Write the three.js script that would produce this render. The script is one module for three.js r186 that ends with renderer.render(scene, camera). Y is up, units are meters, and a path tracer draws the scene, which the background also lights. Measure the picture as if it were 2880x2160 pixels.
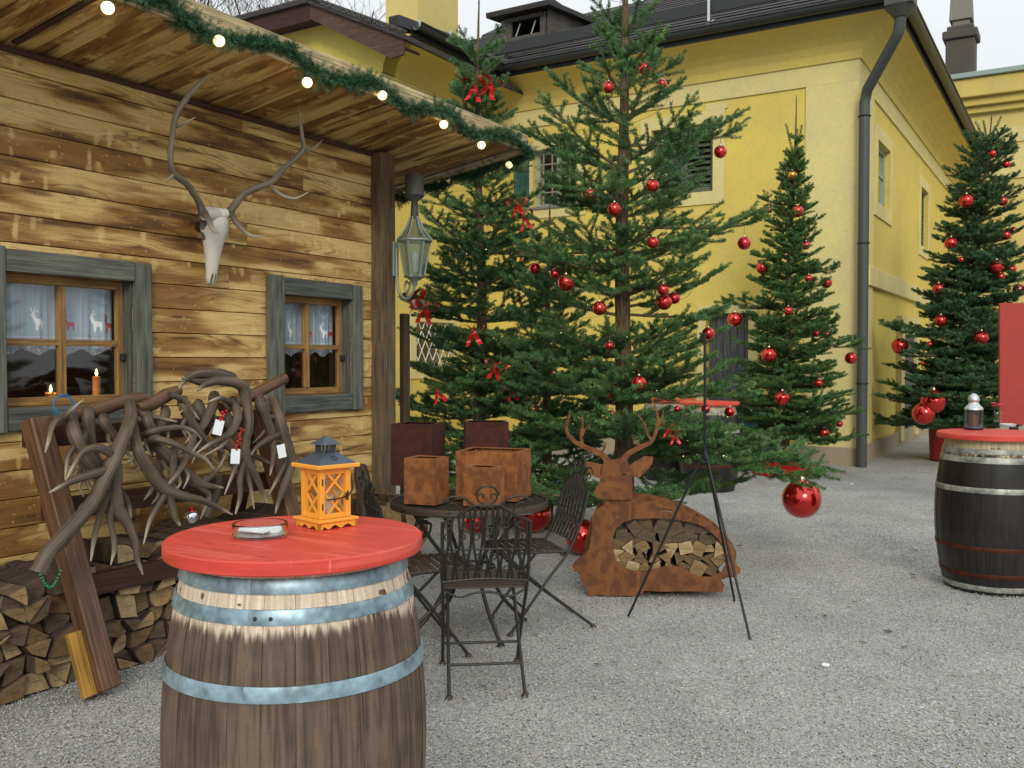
import * as THREE from 'three';
import { mergeGeometries, toCreasedNormals } from 'three/addons/utils/BufferGeometryUtils.js';
import { RoundedBoxGeometry } from 'three/addons/geometries/RoundedBoxGeometry.js';
import { Brush, Evaluator, SUBTRACTION } from 'three-bvh-csg';

// ---------- camera, sky, sun, exposure ----------
const RAD = Math.PI / 180, FPX = 2667, EYE = 1.52, YAW = 31.1 * RAD, PITCH = -1.396 * RAD;   // photo is 2880 x 2160
const scene = new THREE.Scene();
const camera = new THREE.PerspectiveCamera(2 * Math.atan(1080 / FPX) / RAD, 4 / 3, 0.05, 400);
camera.position.set(0, EYE, 0);
camera.rotation.set(PITCH, YAW, 0, 'YXZ');
camera.updateMatrixWorld(true);
const renderer = new THREE.WebGLRenderer();
renderer.toneMapping = THREE.LinearToneMapping;
renderer.toneMappingExposure = 1.16;
renderer.shadowMap.enabled = true;
function mulberry(a) { return () => { a |= 0; a = a + 0x6D2B79F5 | 0; let t = Math.imul(a ^ a >>> 15, 1 | a); t = t + Math.imul(t ^ t >>> 7, 61 | t) ^ t; return ((t ^ t >>> 14) >>> 0) / 4294967296; }; }
const LAT = new Float32Array(65536); { const r = mulberry(7); for (let i = 0; i < 65536; i++) LAT[i] = r(); }
const md = (a, n) => ((a % n) + n) % n;
function vn(x, y, px = 256, py = 256) {   // value noise that repeats every px, py cells
  const x0 = Math.floor(x) | 0, y0 = Math.floor(y) | 0; let fx = x - x0, fy = y - y0; fx = fx * fx * (3 - 2 * fx); fy = fy * fy * (3 - 2 * fy);
  let a = x0 % px | 0, c = y0 % py | 0; if (a < 0) a += px; if (c < 0) c += py; let b = a + 1, d = c + 1; if (b >= px) b = 0; if (d >= py) d = 0; c *= 256; d *= 256;
  const p = LAT[(a + c) & 65535], q = LAT[(b + c) & 65535], r = LAT[(a + d) & 65535], s = LAT[(b + d) & 65535];
  return (p + (q - p) * fx) * (1 - fy) + (r + (s - r) * fx) * fy;
}
function fbm(x, y, o, px = 256, py = 256) { let s = 0, a = 0.5, n = 0; for (let i = 0; i < o; i++) { s += a * vn(x + i * 17, y + i * 31, px, py); n += a; a *= 0.5; x *= 2; y *= 2; px *= 2; py *= 2; } return s / n; }
const lerp = (a, b, t) => a + (b - a) * t, clamp = (x, a = 0, b = 1) => Math.min(b, Math.max(a, x)), sst = (a, b, x) => { const t = clamp((x - a) / (b - a)); return t * t * (3 - 2 * t); };
const mix3 = (a, b, t) => [lerp(a[0], b[0], t), lerp(a[1], b[1], t), lerp(a[2], b[2], t)];
{ // overcast winter sky: an even grey-white cloud cover, a little brighter overhead
  const w = 256, h = 128, d = new Float32Array(w * h * 4);
  for (let j = 0; j < h; j++) for (let i = 0; i < w; i++) {
    const el = ((j + 0.5) / h - 0.5) * Math.PI, s = Math.sin(el), c = fbm(i / w * 12, j / h * 8, 4, 12, 256);
    const L = (s > 0 ? 0.68 + 0.34 * s : 0.68) * (0.9 + 0.2 * c), k = (j * w + i) * 4;
    d[k] = L * 0.95; d[k + 1] = L * 1.0; d[k + 2] = L * 1.035; d[k + 3] = 1;
  }
  const t = new THREE.DataTexture(d, w, h, THREE.RGBAFormat, THREE.FloatType);
  t.mapping = THREE.EquirectangularReflectionMapping; t.magFilter = t.minFilter = THREE.LinearFilter; t.needsUpdate = true;
  scene.background = t; scene.environment = t;
}
const sun = new THREE.DirectionalLight(new THREE.Color(1, 0.94, 0.82), 1.5);
sun.position.set(9, 12, 14); sun.target.position.set(-4, 0, -6); sun.castShadow = true; sun.shadow.radius = 40;
sun.shadow.mapSize.set(2048, 2048); Object.assign(sun.shadow.camera, { left: -18, right: 18, top: 18, bottom: -18, near: 1, far: 70 });
scene.add(sun, sun.target);

// ---------- photo pixels to places ----------
const V = (x, y, z) => new THREE.Vector3(x, y, z);
function ray(px, py) { return V((px - 1440) / FPX, (1080 - py) / FPX, -1).applyQuaternion(camera.quaternion); }
const along = (r, t) => r.clone().multiplyScalar(t).add(camera.position);
const onY = (px, py, y = 0) => { const r = ray(px, py); return along(r, (y - EYE) / r.y); };
const onX = (px, py, x) => { const r = ray(px, py); return along(r, x / r.x); };
const onZ = (px, py, z) => { const r = ray(px, py); return along(r, z / r.z); };
const FW = V(-Math.sin(YAW), 0, -Math.cos(YAW)), RT = V(Math.cos(YAW), 0, -Math.sin(YAW));
const atD = (px, py, d) => { const r = ray(px, py); return along(r, d / r.dot(FW)); };
function onPlane(px, py, p, n) { const r = ray(px, py); return along(r, p.clone().sub(camera.position).dot(n) / r.dot(n)); }
const pxm = (n, d) => n * d / FPX;

// ---------- object helpers ----------
const taken = {};
function numbered(n) { const k = taken[n] = (taken[n] ?? -1) + 1; return k ? n + '_' + String(k).padStart(3, '0') : n; }
function tag(o, label, category, group, kind) { const u = {}; if (label) u.label = label; if (category) u.category = category; if (group) u.group = group; if (kind) u.kind = kind; o.userData = u; return o; }
function thing(name, label, category, p = V(0, 0, 0), group, kind) { const o = new THREE.Group(); o.name = numbered(name); o.position.copy(p); scene.add(o); return tag(o, label, category, group, kind); }
function place(g, m) { const o = new THREE.Mesh(g, m); o.castShadow = o.receiveShadow = true; return o; }
function part(name, g, m, parent, world = true) {   // geometry given in world metres; parents are unrotated groups
  const o = place(g, m); o.name = name; parent.add(o);
  if (world) { const q = V(0, 0, 0); for (let a = parent; a && a !== scene; a = a.parent) q.add(a.position); o.geometry = g.clone().translate(-q.x, -q.y, -q.z); }
  return o;
}
function solo(name, g, m, label, category, group, kind) { // one-mesh thing, its origin moved to its base
  g.computeBoundingBox(); const b = g.boundingBox, c = V((b.min.x + b.max.x) / 2, b.min.y, (b.min.z + b.max.z) / 2);
  g.translate(-c.x, -c.y, -c.z); const o = place(g, m); o.position.copy(c); o.name = numbered(name); scene.add(o); return tag(o, label, category, group, kind);
}
const structure = (name, g, m) => { const o = place(g, m); o.name = name; o.userData = { kind: 'structure' }; scene.add(o); return o; };

// ---------- geometry helpers ----------
function norm(g) { for (const k of Object.keys(g.attributes)) if (!['position', 'normal', 'uv', 'color'].includes(k)) g.deleteAttribute(k); return g; }
function merge(a) { const anyC = a.some(g => g.attributes.color), mixd = a.some(g => !g.index); return mergeGeometries(a.map(g => { norm(g); if (mixd && g.index) g = g.toNonIndexed(); g.clearGroups?.(); if (anyC && !g.attributes.color) g.setAttribute('color', new THREE.BufferAttribute(new Float32Array(g.attributes.position.count * 3).fill(1), 3)); return g; })); }
const box = (w, h, d, x = 0, y = 0, z = 0) => new THREE.BoxGeometry(w, h, d).translate(x, y, z);
const rbox = (w, h, d, x = 0, y = 0, z = 0, r = 0.006) => new RoundedBoxGeometry(w, h, d, 1, Math.min(r, w / 2.1, h / 2.1, d / 2.1)).translate(x, y, z);
const mm = (x0, x1, y0, y1, z0, z1, r) => { const a = [Math.abs(x1 - x0), Math.abs(y1 - y0), Math.abs(z1 - z0), (x0 + x1) / 2, (y0 + y1) / 2, (z0 + z1) / 2]; return uvm(r ? rbox(...a, r) : box(...a)); };
function uvm(g, s = 1, off = 0, ax) { // box-projected uv in metres; the longest side runs along u
  g.computeBoundingBox(); const b = g.boundingBox, L = [b.max.x - b.min.x, b.max.y - b.min.y, b.max.z - b.min.z], long = ax ?? L.indexOf(Math.max(...L));
  const p = g.attributes.position, n = g.attributes.normal, uv = new Float32Array(p.count * 2);
  for (let i = 0; i < p.count; i++) {
    const N = [Math.abs(n.getX(i)), Math.abs(n.getY(i)), Math.abs(n.getZ(i))], k = N.indexOf(Math.max(...N)), P = [p.getX(i), p.getY(i), p.getZ(i)];
    let u, v; if (k === long) { u = P[(k + 1) % 3]; v = P[(k + 2) % 3]; } else { u = P[long]; v = P[3 - k - long]; }
    uv[i * 2] = u * s + off; uv[i * 2 + 1] = v * s + off * 0.7;
  }
  g.setAttribute('uv', new THREE.BufferAttribute(uv, 2)); return g;
}
function beam(a, b, w, t, up = V(0, 1, 0), r = 0.006, off = 0) { // a bar from a to b
  const L = a.distanceTo(b), z = b.clone().sub(a).normalize(), x = up.clone().cross(z).normalize(), y = z.clone().cross(x);
  const g = uvm(rbox(w, t, L, 0, 0, 0, r), 1, off, 2); return g.applyMatrix4(new THREE.Matrix4().makeBasis(x, y, z).setPosition(a.clone().add(b).multiplyScalar(0.5)));
}
function tube(pts, rad, seg = 8, o = {}) { // tapered tube along points
  let P = pts, R = Array.isArray(rad) ? rad : pts.map(() => rad);
  if (o.n) { const c = new THREE.CatmullRomCurve3(pts, false, 'centripetal'); P = c.getPoints(o.n); R = P.map((_, i) => { const t = i / o.n * (R.length - 1), k = Math.min(R.length - 2, Math.floor(t)); return lerp(R[k], R[k + 1], t - k); }); }
  const n = P.length, pos = [], nor = [], uv = [], col = [], idx = []; let prevN = null, len = 0;
  const T = P.map((p, i) => P[Math.min(n - 1, i + 1)].clone().sub(P[Math.max(0, i - 1)]).normalize());
  for (let i = 0; i < n; i++) {
    if (!prevN) prevN = (Math.abs(T[i].y) < 0.9 ? V(0, 1, 0) : V(1, 0, 0)).cross(T[i]).normalize(); else { prevN = prevN.clone().addScaledVector(T[i], -prevN.dot(T[i])).normalize(); }
    const B = T[i].clone().cross(prevN); if (i) len += P[i].distanceTo(P[i - 1]);
    for (let k = 0; k <= seg; k++) {
      const a = k / seg * Math.PI * 2, d = prevN.clone().multiplyScalar(Math.cos(a)).addScaledVector(B, Math.sin(a)), r = R[i] * (o.bump ? 1 + o.bump * (vn((k % seg) * 1.7 + 3, len * (o.bf ?? 20) + 9 * (o.seed ?? 1), 256, 256) - 0.5) : 1);
      pos.push(P[i].x + d.x * r, P[i].y + d.y * r, P[i].z + d.z * r); nor.push(d.x, d.y, d.z); uv.push(len, k / seg * 6.28 * (o.ur ?? R[0])); if (o.col) col.push(...o.col(i / (n - 1), R[i]));
    }
  }
  for (let i = 0; i < n - 1; i++) for (let k = 0; k < seg; k++) { const a = i * (seg + 1) + k, b = a + seg + 1; idx.push(a, a + 1, b, b, a + 1, b + 1); }
  for (const e of [0, n - 1]) { if (R[e] < 0.0006) continue; const c = pos.length / 3, s = e ? 1 : -1; pos.push(P[e].x, P[e].y, P[e].z); nor.push(T[e].x * s, T[e].y * s, T[e].z * s); uv.push(0, 0); if (o.col) col.push(...o.col(e ? 1 : 0, R[e]));
    for (let k = 0; k <= seg; k++) { const q = (e * (seg + 1) + k) * 3; pos.push(pos[q], pos[q + 1], pos[q + 2]); nor.push(T[e].x * s, T[e].y * s, T[e].z * s); uv.push(Math.cos(k) * R[e], Math.sin(k) * R[e]); if (o.col) col.push(...o.col(e ? 1 : 0, R[e])); }
    for (let k = 0; k < seg; k++) e ? idx.push(c, c + 1 + k, c + 2 + k) : idx.push(c, c + 2 + k, c + 1 + k); }
  const g = new THREE.BufferGeometry(); g.setAttribute('position', new THREE.Float32BufferAttribute(pos, 3)); g.setAttribute('normal', new THREE.Float32BufferAttribute(nor, 3)); g.setAttribute('uv', new THREE.Float32BufferAttribute(uv, 2)); if (o.col) g.setAttribute('color', new THREE.Float32BufferAttribute(col, 3)); g.setIndex(idx); return g;
}
const lathe = (prof, seg = 32, p = V(0, 0, 0)) => new THREE.LatheGeometry(prof.map(q => new THREE.Vector2(q[0], q[1])), seg).translate(p.x, p.y, p.z);
function poly(pts) { const s = new THREE.Shape(); pts.forEach((q, i) => i ? s.lineTo(q[0], q[1]) : s.moveTo(q[0], q[1])); s.closePath(); return s; }
const rectHole = (x0, x1, y0, y1) => { const h = new THREE.Path(); h.moveTo(x0, y0); h.lineTo(x0, y1); h.lineTo(x1, y1); h.lineTo(x1, y0); h.closePath(); return h; };
const extr = (s, depth, bevel = 0, cs = 8) => new THREE.ExtrudeGeometry(s, { depth, bevelEnabled: bevel > 0, bevelSize: bevel, bevelThickness: bevel, bevelSegments: 1, curveSegments: cs });
function quad(a, b, c, d, su = 1) { const g = new THREE.BufferGeometry(), w = a.distanceTo(b), h = a.distanceTo(d); g.setAttribute('position', new THREE.Float32BufferAttribute([...a, ...b, ...c, ...d], 3)); g.setAttribute('uv', new THREE.Float32BufferAttribute([0, 0, w * su, 0, w * su, h * su, 0, h * su], 2)); g.setIndex([0, 1, 2, 0, 2, 3]); g.computeVertexNormals(); return g; }
function strip(pts, wid) { const pos = [], uv = [], idx = []; let l = 0; pts.forEach((p, i) => { const w = typeof wid === 'function' ? wid(i / (pts.length - 1)) : wid; pos.push(p.x + w.x, p.y + w.y, p.z + w.z, p.x - w.x, p.y - w.y, p.z - w.z); if (i) l += p.distanceTo(pts[i - 1]); uv.push(l, 0, l, 1); if (i) idx.push(2 * i - 2, 2 * i - 1, 2 * i, 2 * i, 2 * i - 1, 2 * i + 1); }); const g = new THREE.BufferGeometry(); g.setAttribute('position', new THREE.Float32BufferAttribute(pos, 3)); g.setAttribute('uv', new THREE.Float32BufferAttribute(uv, 2)); g.setIndex(idx); g.computeVertexNormals(); return g; }
function sweep(prof, path) { // prof: [out, y]; path(out) -> list of {x,z}; a mitred moulding
  const rows = prof.map(([o, y]) => path(o).map(p => V(p[0], y, p[1]))), gs = [];
  for (let i = 0; i < rows.length - 1; i++) for (let j = 0; j < rows[0].length - 1; j++) gs.push(quad(rows[i][j], rows[i][j + 1], rows[i + 1][j + 1], rows[i + 1][j]));
  const g = merge(gs); return uvm(g);
}

// ---------- textures ----------
function tex(w, h, f, rx = 1, ry = 1, srgb = true) {
  const d = new Uint8Array(w * h * 4); for (let j = 0; j < h; j++) for (let i = 0; i < w; i++) { const c = f(i, j), k = (j * w + i) * 4; d[k] = clamp(c[0], 0, 255); d[k + 1] = clamp(c[1], 0, 255); d[k + 2] = clamp(c[2], 0, 255); d[k + 3] = 255; }
  const t = new THREE.DataTexture(d, w, h); t.wrapS = t.wrapT = THREE.RepeatWrapping; t.magFilter = THREE.LinearFilter; t.minFilter = THREE.LinearMipmapLinearFilter; t.generateMipmaps = true; if (srgb) t.colorSpace = THREE.SRGBColorSpace; t.repeat.set(rx, ry); t.needsUpdate = true; return t;
}
// scorched softwood boards: 8 boards of 0.14 m, 4 m long
const T_burnt = (() => {
  const W = 2048, H = 1024, r = mulberry(21), spots = [], small = [];
  for (let i = 0; i < 110; i++) spots.push([r() * W, r() * H, 5 + r() * 10, 12 + r() * 34, r()]);
  for (let i = 0; i < 900; i++) small.push([r() * W, r() * H, 1.2 + r() * 2.6, 1.5 + r() * 4, r()]);
  const pale = new Float32Array(W * H);
  for (const [cx, cy, rx, ry, s] of [...spots, ...small]) { const R = Math.ceil(Math.max(rx, ry) * 1.6); for (let y = -R; y <= R; y++) for (let x = -R; x <= R; x++) { const a = Math.atan2(y, x), k = 1 + 0.5 * (vn(a * 2 + s * 50 + 20, s * 90) - 0.5) * 2, q = Math.hypot(x / rx, y / ry) / k; if (q < 1.4) { const i = md(Math.round(cx + x), W) + md(Math.round(cy + y), H) * W; pale[i] = Math.max(pale[i], (1 - sst(0.5, 1.3, q)) * (0.55 + 0.45 * s)); } } }
  return tex(W, H, (i, j) => {
    const b = Math.floor(j / 128), x = i / W * 4, v = (j % 128) / 128, y = v * 0.14;
    const ring = fbm(x * 1.5, y * 16 + b * 23, 2, 6, 256) * 8 + v * 3, line = Math.abs(ring - Math.floor(ring) - 0.5) * 2, late = sst(0.55, 0.98, line);
    const fine = fbm(x * 8, y * 420 + b * 11, 2, 32, 256), burn = fbm(x * 2, y * 12 + b * 37, 4, 8, 256), deep = fbm(x * 3 + 9, y * 22 + b * 51, 3, 12, 256), hot = fbm(x * 1 + 5, b * 7.3 + 2, 2, 4, 256);
    let c = mix3([220, 190, 124], [188, 150, 86], sst(0.25, 0.75, fine * 0.35 + burn * 0.65));
    c = mix3(c, [130, 88, 38], 0.82 * sst(0.42, 0.64, burn * 0.7 + hot * 0.3));
    c = mix3(c, [84, 56, 26], 0.36 * late * sst(0.36, 0.62, burn * 0.5 + deep * 0.5) + 0.1 * late);
    c = mix3(c, [66, 42, 22], 0.8 * sst(0.57, 0.8, deep * 0.6 + burn * 0.4));
    c = mix3(c, [232, 204, 140], 0.7 * pale[i + j * W]);
    const n = 0.9 + 0.2 * LAT[(i * 131 + j * 977) & 65535]; return [c[0] * n, c[1] * n, c[2] * n];
  });
})();
// neutral board grain, 2 m x 0.5 m
const T_grain = tex(1024, 512, (i, j) => { const x = i / 1024 * 8, y = j / 512 * 60, a = fbm(x, y, 3, 8, 60), b = fbm(x * 0.5, y * 3, 2, 4, 180), c = fbm(x * 2, y * 0.2, 3, 16, 12), n = LAT[(i * 71 + j * 613) & 65535], k = 255 * clamp(0.38 + 0.42 * a + 0.3 * b + 0.26 * (c - 0.5) - 0.3 * sst(0.66, 0.8, b) + 0.08 * (n - 0.5)); return [k, k * 0.99, k * 0.97]; }, 0.5, 2);
const T_plaster = tex(1024, 1024, (i, j) => { const a = fbm(i / 1024 * 10, j / 1024 * 10, 5, 10, 10), b = fbm(i / 1024 * 120, j / 1024 * 120, 2, 120, 120), k = 255 * (0.88 + 0.08 * (a - 0.5) + 0.05 * (b - 0.5)) * (0.98 + 0.04 * LAT[(i * 37 + j * 811) & 65535]); return [k, k, k * (1 - 0.12 * (a - 0.5))]; }, 0.25, 0.25);
const T_rust = tex(1024, 1024, (i, j) => { const x = i / 1024, y = j / 1024, a = fbm(x * 14, y * 14, 5, 14, 14), b = fbm(x * 60 + 3, y * 60, 3, 60, 60), s = fbm(x * 22 + 7, y * 5, 3, 22, 5); let c = mix3([122, 76, 40], [100, 60, 33], sst(0.35, 0.65, a)); c = mix3(c, [78, 48, 32], 0.55 * sst(0.5, 0.76, b * 0.5 + a * 0.5)); c = mix3(c, [140, 90, 48], 0.5 * sst(0.56, 0.74, s)); const n = 0.9 + 0.2 * LAT[(i * 53 + j * 401) & 65535]; return c.map(q => q * n); }, 1.6, 1.6);
const T_gravel = (() => { const W = 1280, N = 230, r = mulberry(5), px = new Float32Array(N * N), py = new Float32Array(N * N), tone = new Float32Array(N * N), hue = new Float32Array(N * N); for (let k = 0; k < N * N; k++) { px[k] = r(); py[k] = r(); tone[k] = r(); hue[k] = r(); }
  return tex(W, W, (i, j) => { const x = i / W * N, y = j / W * N, cx = Math.floor(x), cy = Math.floor(y); let d1 = 9, d2 = 9, id = 0; for (let a = -1; a <= 1; a++) for (let b = -1; b <= 1; b++) { const k = md(cx + a, N) + md(cy + b, N) * N, d = Math.hypot(cx + a + px[k] - x, cy + b + py[k] - y); if (d < d1) { d2 = d1; d1 = d; id = k; } else if (d < d2) d2 = d; }
    const e = sst(0.02, 0.2, d2 - d1), t = 142 + 48 * tone[id] + (tone[id] > 0.96 ? 26 : 0) - (tone[id] < 0.06 ? 50 : 0), big = fbm(i / W * 6, j / W * 6, 4, 6, 6), k = t * (0.72 + 0.28 * e) * (0.9 + 0.2 * big), h = hue[id] - 0.5; return [k * (0.985 + 0.1 * h), k * (0.985 + 0.02 * h), k * (0.965 - 0.1 * h)]; }, 1 / 2, 1 / 2); })();
const T_bark = tex(512, 512, (i, j) => { const a = fbm(i / 512 * 6, j / 512 * 30, 4, 6, 30), k = 255 * (0.35 + 0.75 * a) * (0.85 + 0.3 * LAT[(i * 91 + j * 307) & 65535]); return [k, k * 0.94, k * 0.86]; }, 2, 2);
const T_end = tex(256, 256, (i, j) => { const a = fbm(i / 256 * 8, j / 256 * 8, 4, 8, 8), b = fbm(i / 256 * 3, j / 256 * 40, 2, 3, 40), k = 0.78 + 0.3 * (a - 0.5) + 0.22 * (b - 0.5); return [255 * k, 250 * k, 240 * k]; }, 5, 5);
const T_zinc = tex(512, 512, (i, j) => { const a = fbm(i / 512 * 20, j / 512 * 20, 4, 20, 20), b = fbm(i / 512 * 5, j / 512 * 5, 3, 5, 5), k = 255 * (0.68 + 0.3 * (a - 0.5) + 0.45 * (b - 0.5) + 0.04); return [k * 0.96, k, k * 1.02]; }, 3, 3);
const T_paint = tex(1024, 1024, (i, j) => { const x = i / 1024, y = j / 1024, a = fbm(x * 6, y * 60, 4, 6, 60), b = fbm(x * 9, y * 9, 4, 9, 9), s = fbm(x * 200, y * 12, 2, 200, 12), w = sst(0.72, 0.8, s * 0.6 + b * 0.4); let c = [222, 72, 58].map(q => q * (0.87 + 0.12 * a + 0.16 * (b - 0.5))); c = mix3(c, [120, 44, 36], 0.5 * sst(0.62, 0.74, b * 0.5 + a * 0.5)); c = mix3(c, [232, 112, 96], 0.5 * sst(0.55, 0.7, fbm(x * 3, y * 40, 3, 3, 40))); c = mix3(c, [240, 130, 116], 0.8 * w); const n = 0.95 + 0.1 * LAT[(i * 43 + j * 229) & 65535]; return c.map(q => q * n); }, 1.2, 1.2);
function barrelTex(base, dark, pale, edge, seed) { const r = mulberry(seed), chips = []; for (let i = 0; i < 26; i++) chips.push([r(), 0.885 + r() * 0.07, 0.002 + r() * 0.006, 0.003 + r() * 0.012]);
  return tex(1024, 512, (i, j) => { const u = i / 1024, v = j / 512, st = Math.floor(u * 26), a = fbm(u * 160, v * 5 + st * 3, 4, 160, 256), b = fbm(u * 20, v * 14, 4, 20, 256), lv = LAT[(st * 97 + seed) & 65535], grain = fbm(u * 420, v * 9, 2, 420, 256);
    let c = mix3(base, dark, clamp(0.25 + 1.1 * (a - 0.5) + 0.9 * (b - 0.5) + 0.28 * (lv - 0.5) + 0.9 * (grain - 0.5)));
    const ed = edge - 0.008 + 0.035 * (fbm(u * 260, 3, 2, 260, 256) - 0.5) + 0.06 * (fbm(u * 12, 7, 2, 12, 256) - 0.5) + 0.02 * (a - 0.5), p = sst(ed - 0.014, ed + 0.016, v) * (0.75 + 0.5 * (grain - 0.3));
    c = mix3(c, pale.map(q => q * (0.86 + 0.24 * a)), clamp(p)); if (v > 0.86) for (const [cu, cv, ru, rv] of chips) { const q = Math.hypot((u - cu) / ru, (v - cv) / rv); if (q < 1 + (b - 0.5)) c = mix3(c, [88, 56, 40], 0.8); }
    const n = 0.93 + 0.14 * LAT[(i * 29 + j * 523) & 65535]; return c.map(q => q * n); }); }
const T_barrel = barrelTex([108, 89, 73], [54, 44, 37], [232, 214, 190], 0.865, 3), T_barrel2 = barrelTex([36, 31, 28], [14, 13, 13], [206, 190, 146], 0.9, 9);

// ---------- materials ----------
const std = (c, rough = 0.8, o = {}) => { const m = new THREE.MeshPhysicalMaterial({ roughness: rough, ...o }); Array.isArray(c) ? m.color.setRGB(...c) : m.color.set(c); return m; };
const M = {
  burnt: std('#ffffff', 0.72, { map: T_burnt, bumpMap: T_burnt, bumpScale: 0.0015 }),
  grey: std('#898e84', 0.85, { map: T_grain, bumpMap: T_grain, bumpScale: 0.002 }), grey2: std('#737a74', 0.88, { map: T_grain, bumpMap: T_grain, bumpScale: 0.002 }),
  post: std('#8a7458', 0.85, { map: T_grain, bumpMap: T_grain, bumpScale: 0.002 }), sash: std('#c79a58', 0.7, { map: T_grain }),
  fascia: std('#f0d9a8', 0.8, { map: T_grain }), darkwood: std('#5a3424', 0.6, { map: T_grain, bumpMap: T_grain, bumpScale: 0.0015 }), legwood: std('#866146', 0.55, { map: T_grain, bumpMap: T_grain, bumpScale: 0.0015 }), freshwood: std('#efb64e', 0.7, { map: T_grain }),
  brownboard: std('#6d4f42', 0.85, { map: T_grain }), brownboard2: std('#4d2e28', 0.85, { map: T_grain }),
  yellow: std('#ecd46c', 0.9, { map: T_plaster }), band: std('#eddd98', 0.9, { map: T_plaster }), coveM: std('#e6ce72', 0.9, { map: T_plaster }), plinth: std('#b3a58c', 0.95, { map: T_plaster }),
  yellow2: std('#ead484', 0.9, { map: T_plaster }),
  roof: std('#4a4a50', 0.75, { map: T_bark }), shingle: std('#77736e', 0.85, { map: T_grain }), black: std([0.02, 0.021, 0.022], 0.5), gutter: std([0.03, 0.035, 0.034], 0.45, { metalness: 0.3 }), pipe: std([0.055, 0.06, 0.055], 0.55), steel: std([0.6, 0.62, 0.63], 0.4, { metalness: 0.8 }),
  dusty: std('#c6d0cc', 0.26, { transmission: 0.92, thickness: 0, ior: 1.5 }), glass: std('#ffffff', 0.03, { transmission: 1, thickness: 0, ior: 1.5 }), room: std('#b8a68c', 0.9), hutroom: std('#a98558', 0.85, { map: T_grain }), shutter: std('#74846c', 0.75, { map: T_grain }), teal: std('#3f8079', 0.7, { map: T_grain }), doorGrey: std('#77797c', 0.75, { map: T_grain }), winframe: std('#8fa098', 0.7), ironbar: std([0.3, 0.26, 0.2], 0.7),
  stone: std('#8f8a84', 0.95, { map: T_plaster }), darkstone: std('#5d574f', 0.95, { map: T_plaster }),
  ground: std('#ffffff', 0.95, { map: T_gravel, bumpMap: T_gravel, bumpScale: 0.003, vertexColors: true }),
  stave: std('#ffffff', 0.72, { map: T_barrel, bumpMap: T_barrel, bumpScale: 0.0012 }), stave2: std('#ffffff', 0.36, { map: T_barrel2 }),
  zinc: std('#bfd8e2', 0.38, { metalness: 0.35, map: T_zinc }), hoopOld: std('#cfcab8', 0.5, { metalness: 0.3, map: T_zinc }), hoopRust: std('#b07a3c', 0.6, { metalness: 0.3, map: T_rust }),
  red: std('#ffffff', 0.42, { map: T_paint, bumpMap: T_paint, bumpScale: 0.0008 }), redPanel: std('#b83a32', 0.5, { map: T_plaster }), rust: std('#ffffff', 0.85, { map: T_rust, bumpMap: T_rust, bumpScale: 0.0012 }), rustLight: std([1.45, 1.35, 1.2], 0.85, { map: T_rust, bumpMap: T_rust, bumpScale: 0.0012 }), rustDark: std('#9a7a74', 0.9, { map: T_rust }),
  antler: std('#ffffff', 0.62, { map: T_grain, bumpMap: T_grain, bumpScale: 0.003, vertexColors: true }), bone: std('#e4e0d2', 0.75, { map: T_plaster, bumpMap: T_plaster, bumpScale: 0.004 }),
  iron: std([0.045, 0.042, 0.036], 0.42, { metalness: 0.5 }), ironRust: std([0.075, 0.052, 0.038], 0.6, { metalness: 0.3 }), ironBlack: std([0.018, 0.02, 0.02], 0.4, { metalness: 0.4 }),
  bark: std('#8d7c6c', 0.95, { map: T_bark, bumpMap: T_bark, bumpScale: 0.004 }), barkDark: std('#5d5148', 0.95, { map: T_bark, bumpMap: T_bark, bumpScale: 0.004 }),
  trunk: std('#8a7862', 0.9, { map: T_bark, bumpMap: T_bark, bumpScale: 0.003 }), twigwood: std('#7a6650', 0.9),
  needle: std('#ffffff', 0.5, { side: THREE.DoubleSide }),
  bauble: std([0.68, 0.02, 0.014], 0.12, { metalness: 0.85, clearcoat: 1, clearcoatRoughness: 0.03 }), baubleCap: std([0.75, 0.66, 0.45], 0.3, { metalness: 0.9 }), thread: std([0.35, 0.03, 0.02], 0.7), ribbon: std([0.72, 0.02, 0.022], 0.28, { side: THREE.DoubleSide, clearcoat: 0.6, clearcoatRoughness: 0.2 }), foil: std([0.55, 0.015, 0.015], 0.3, { metalness: 0.5 }),
  orange: std('#e8a238', 0.5), lampRoof: std('#4c5660', 0.5, { metalness: 0.4 }), lampGreen: std('#93a097', 0.5, { metalness: 0.5 }), tagWhite: std('#e9eef2', 0.8), bead: std([0.5, 0.01, 0.012], 0.25), beadGreen: std([0.02, 0.25, 0.08], 0.3, { metalness: 0.5 }), rope: std('#2a6f9e', 0.8), wax: std('#e8d2b0', 0.6), silver: std([0.8, 0.8, 0.82], 0.15, { metalness: 1 }), leather: std('#2a221c', 0.6),
};
const woodEnds = ['#cbaa7a', '#ab8c62', '#8e7350', '#d6ba90', '#76654e'].map(c => std(c, 0.85, { map: T_end }));

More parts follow.
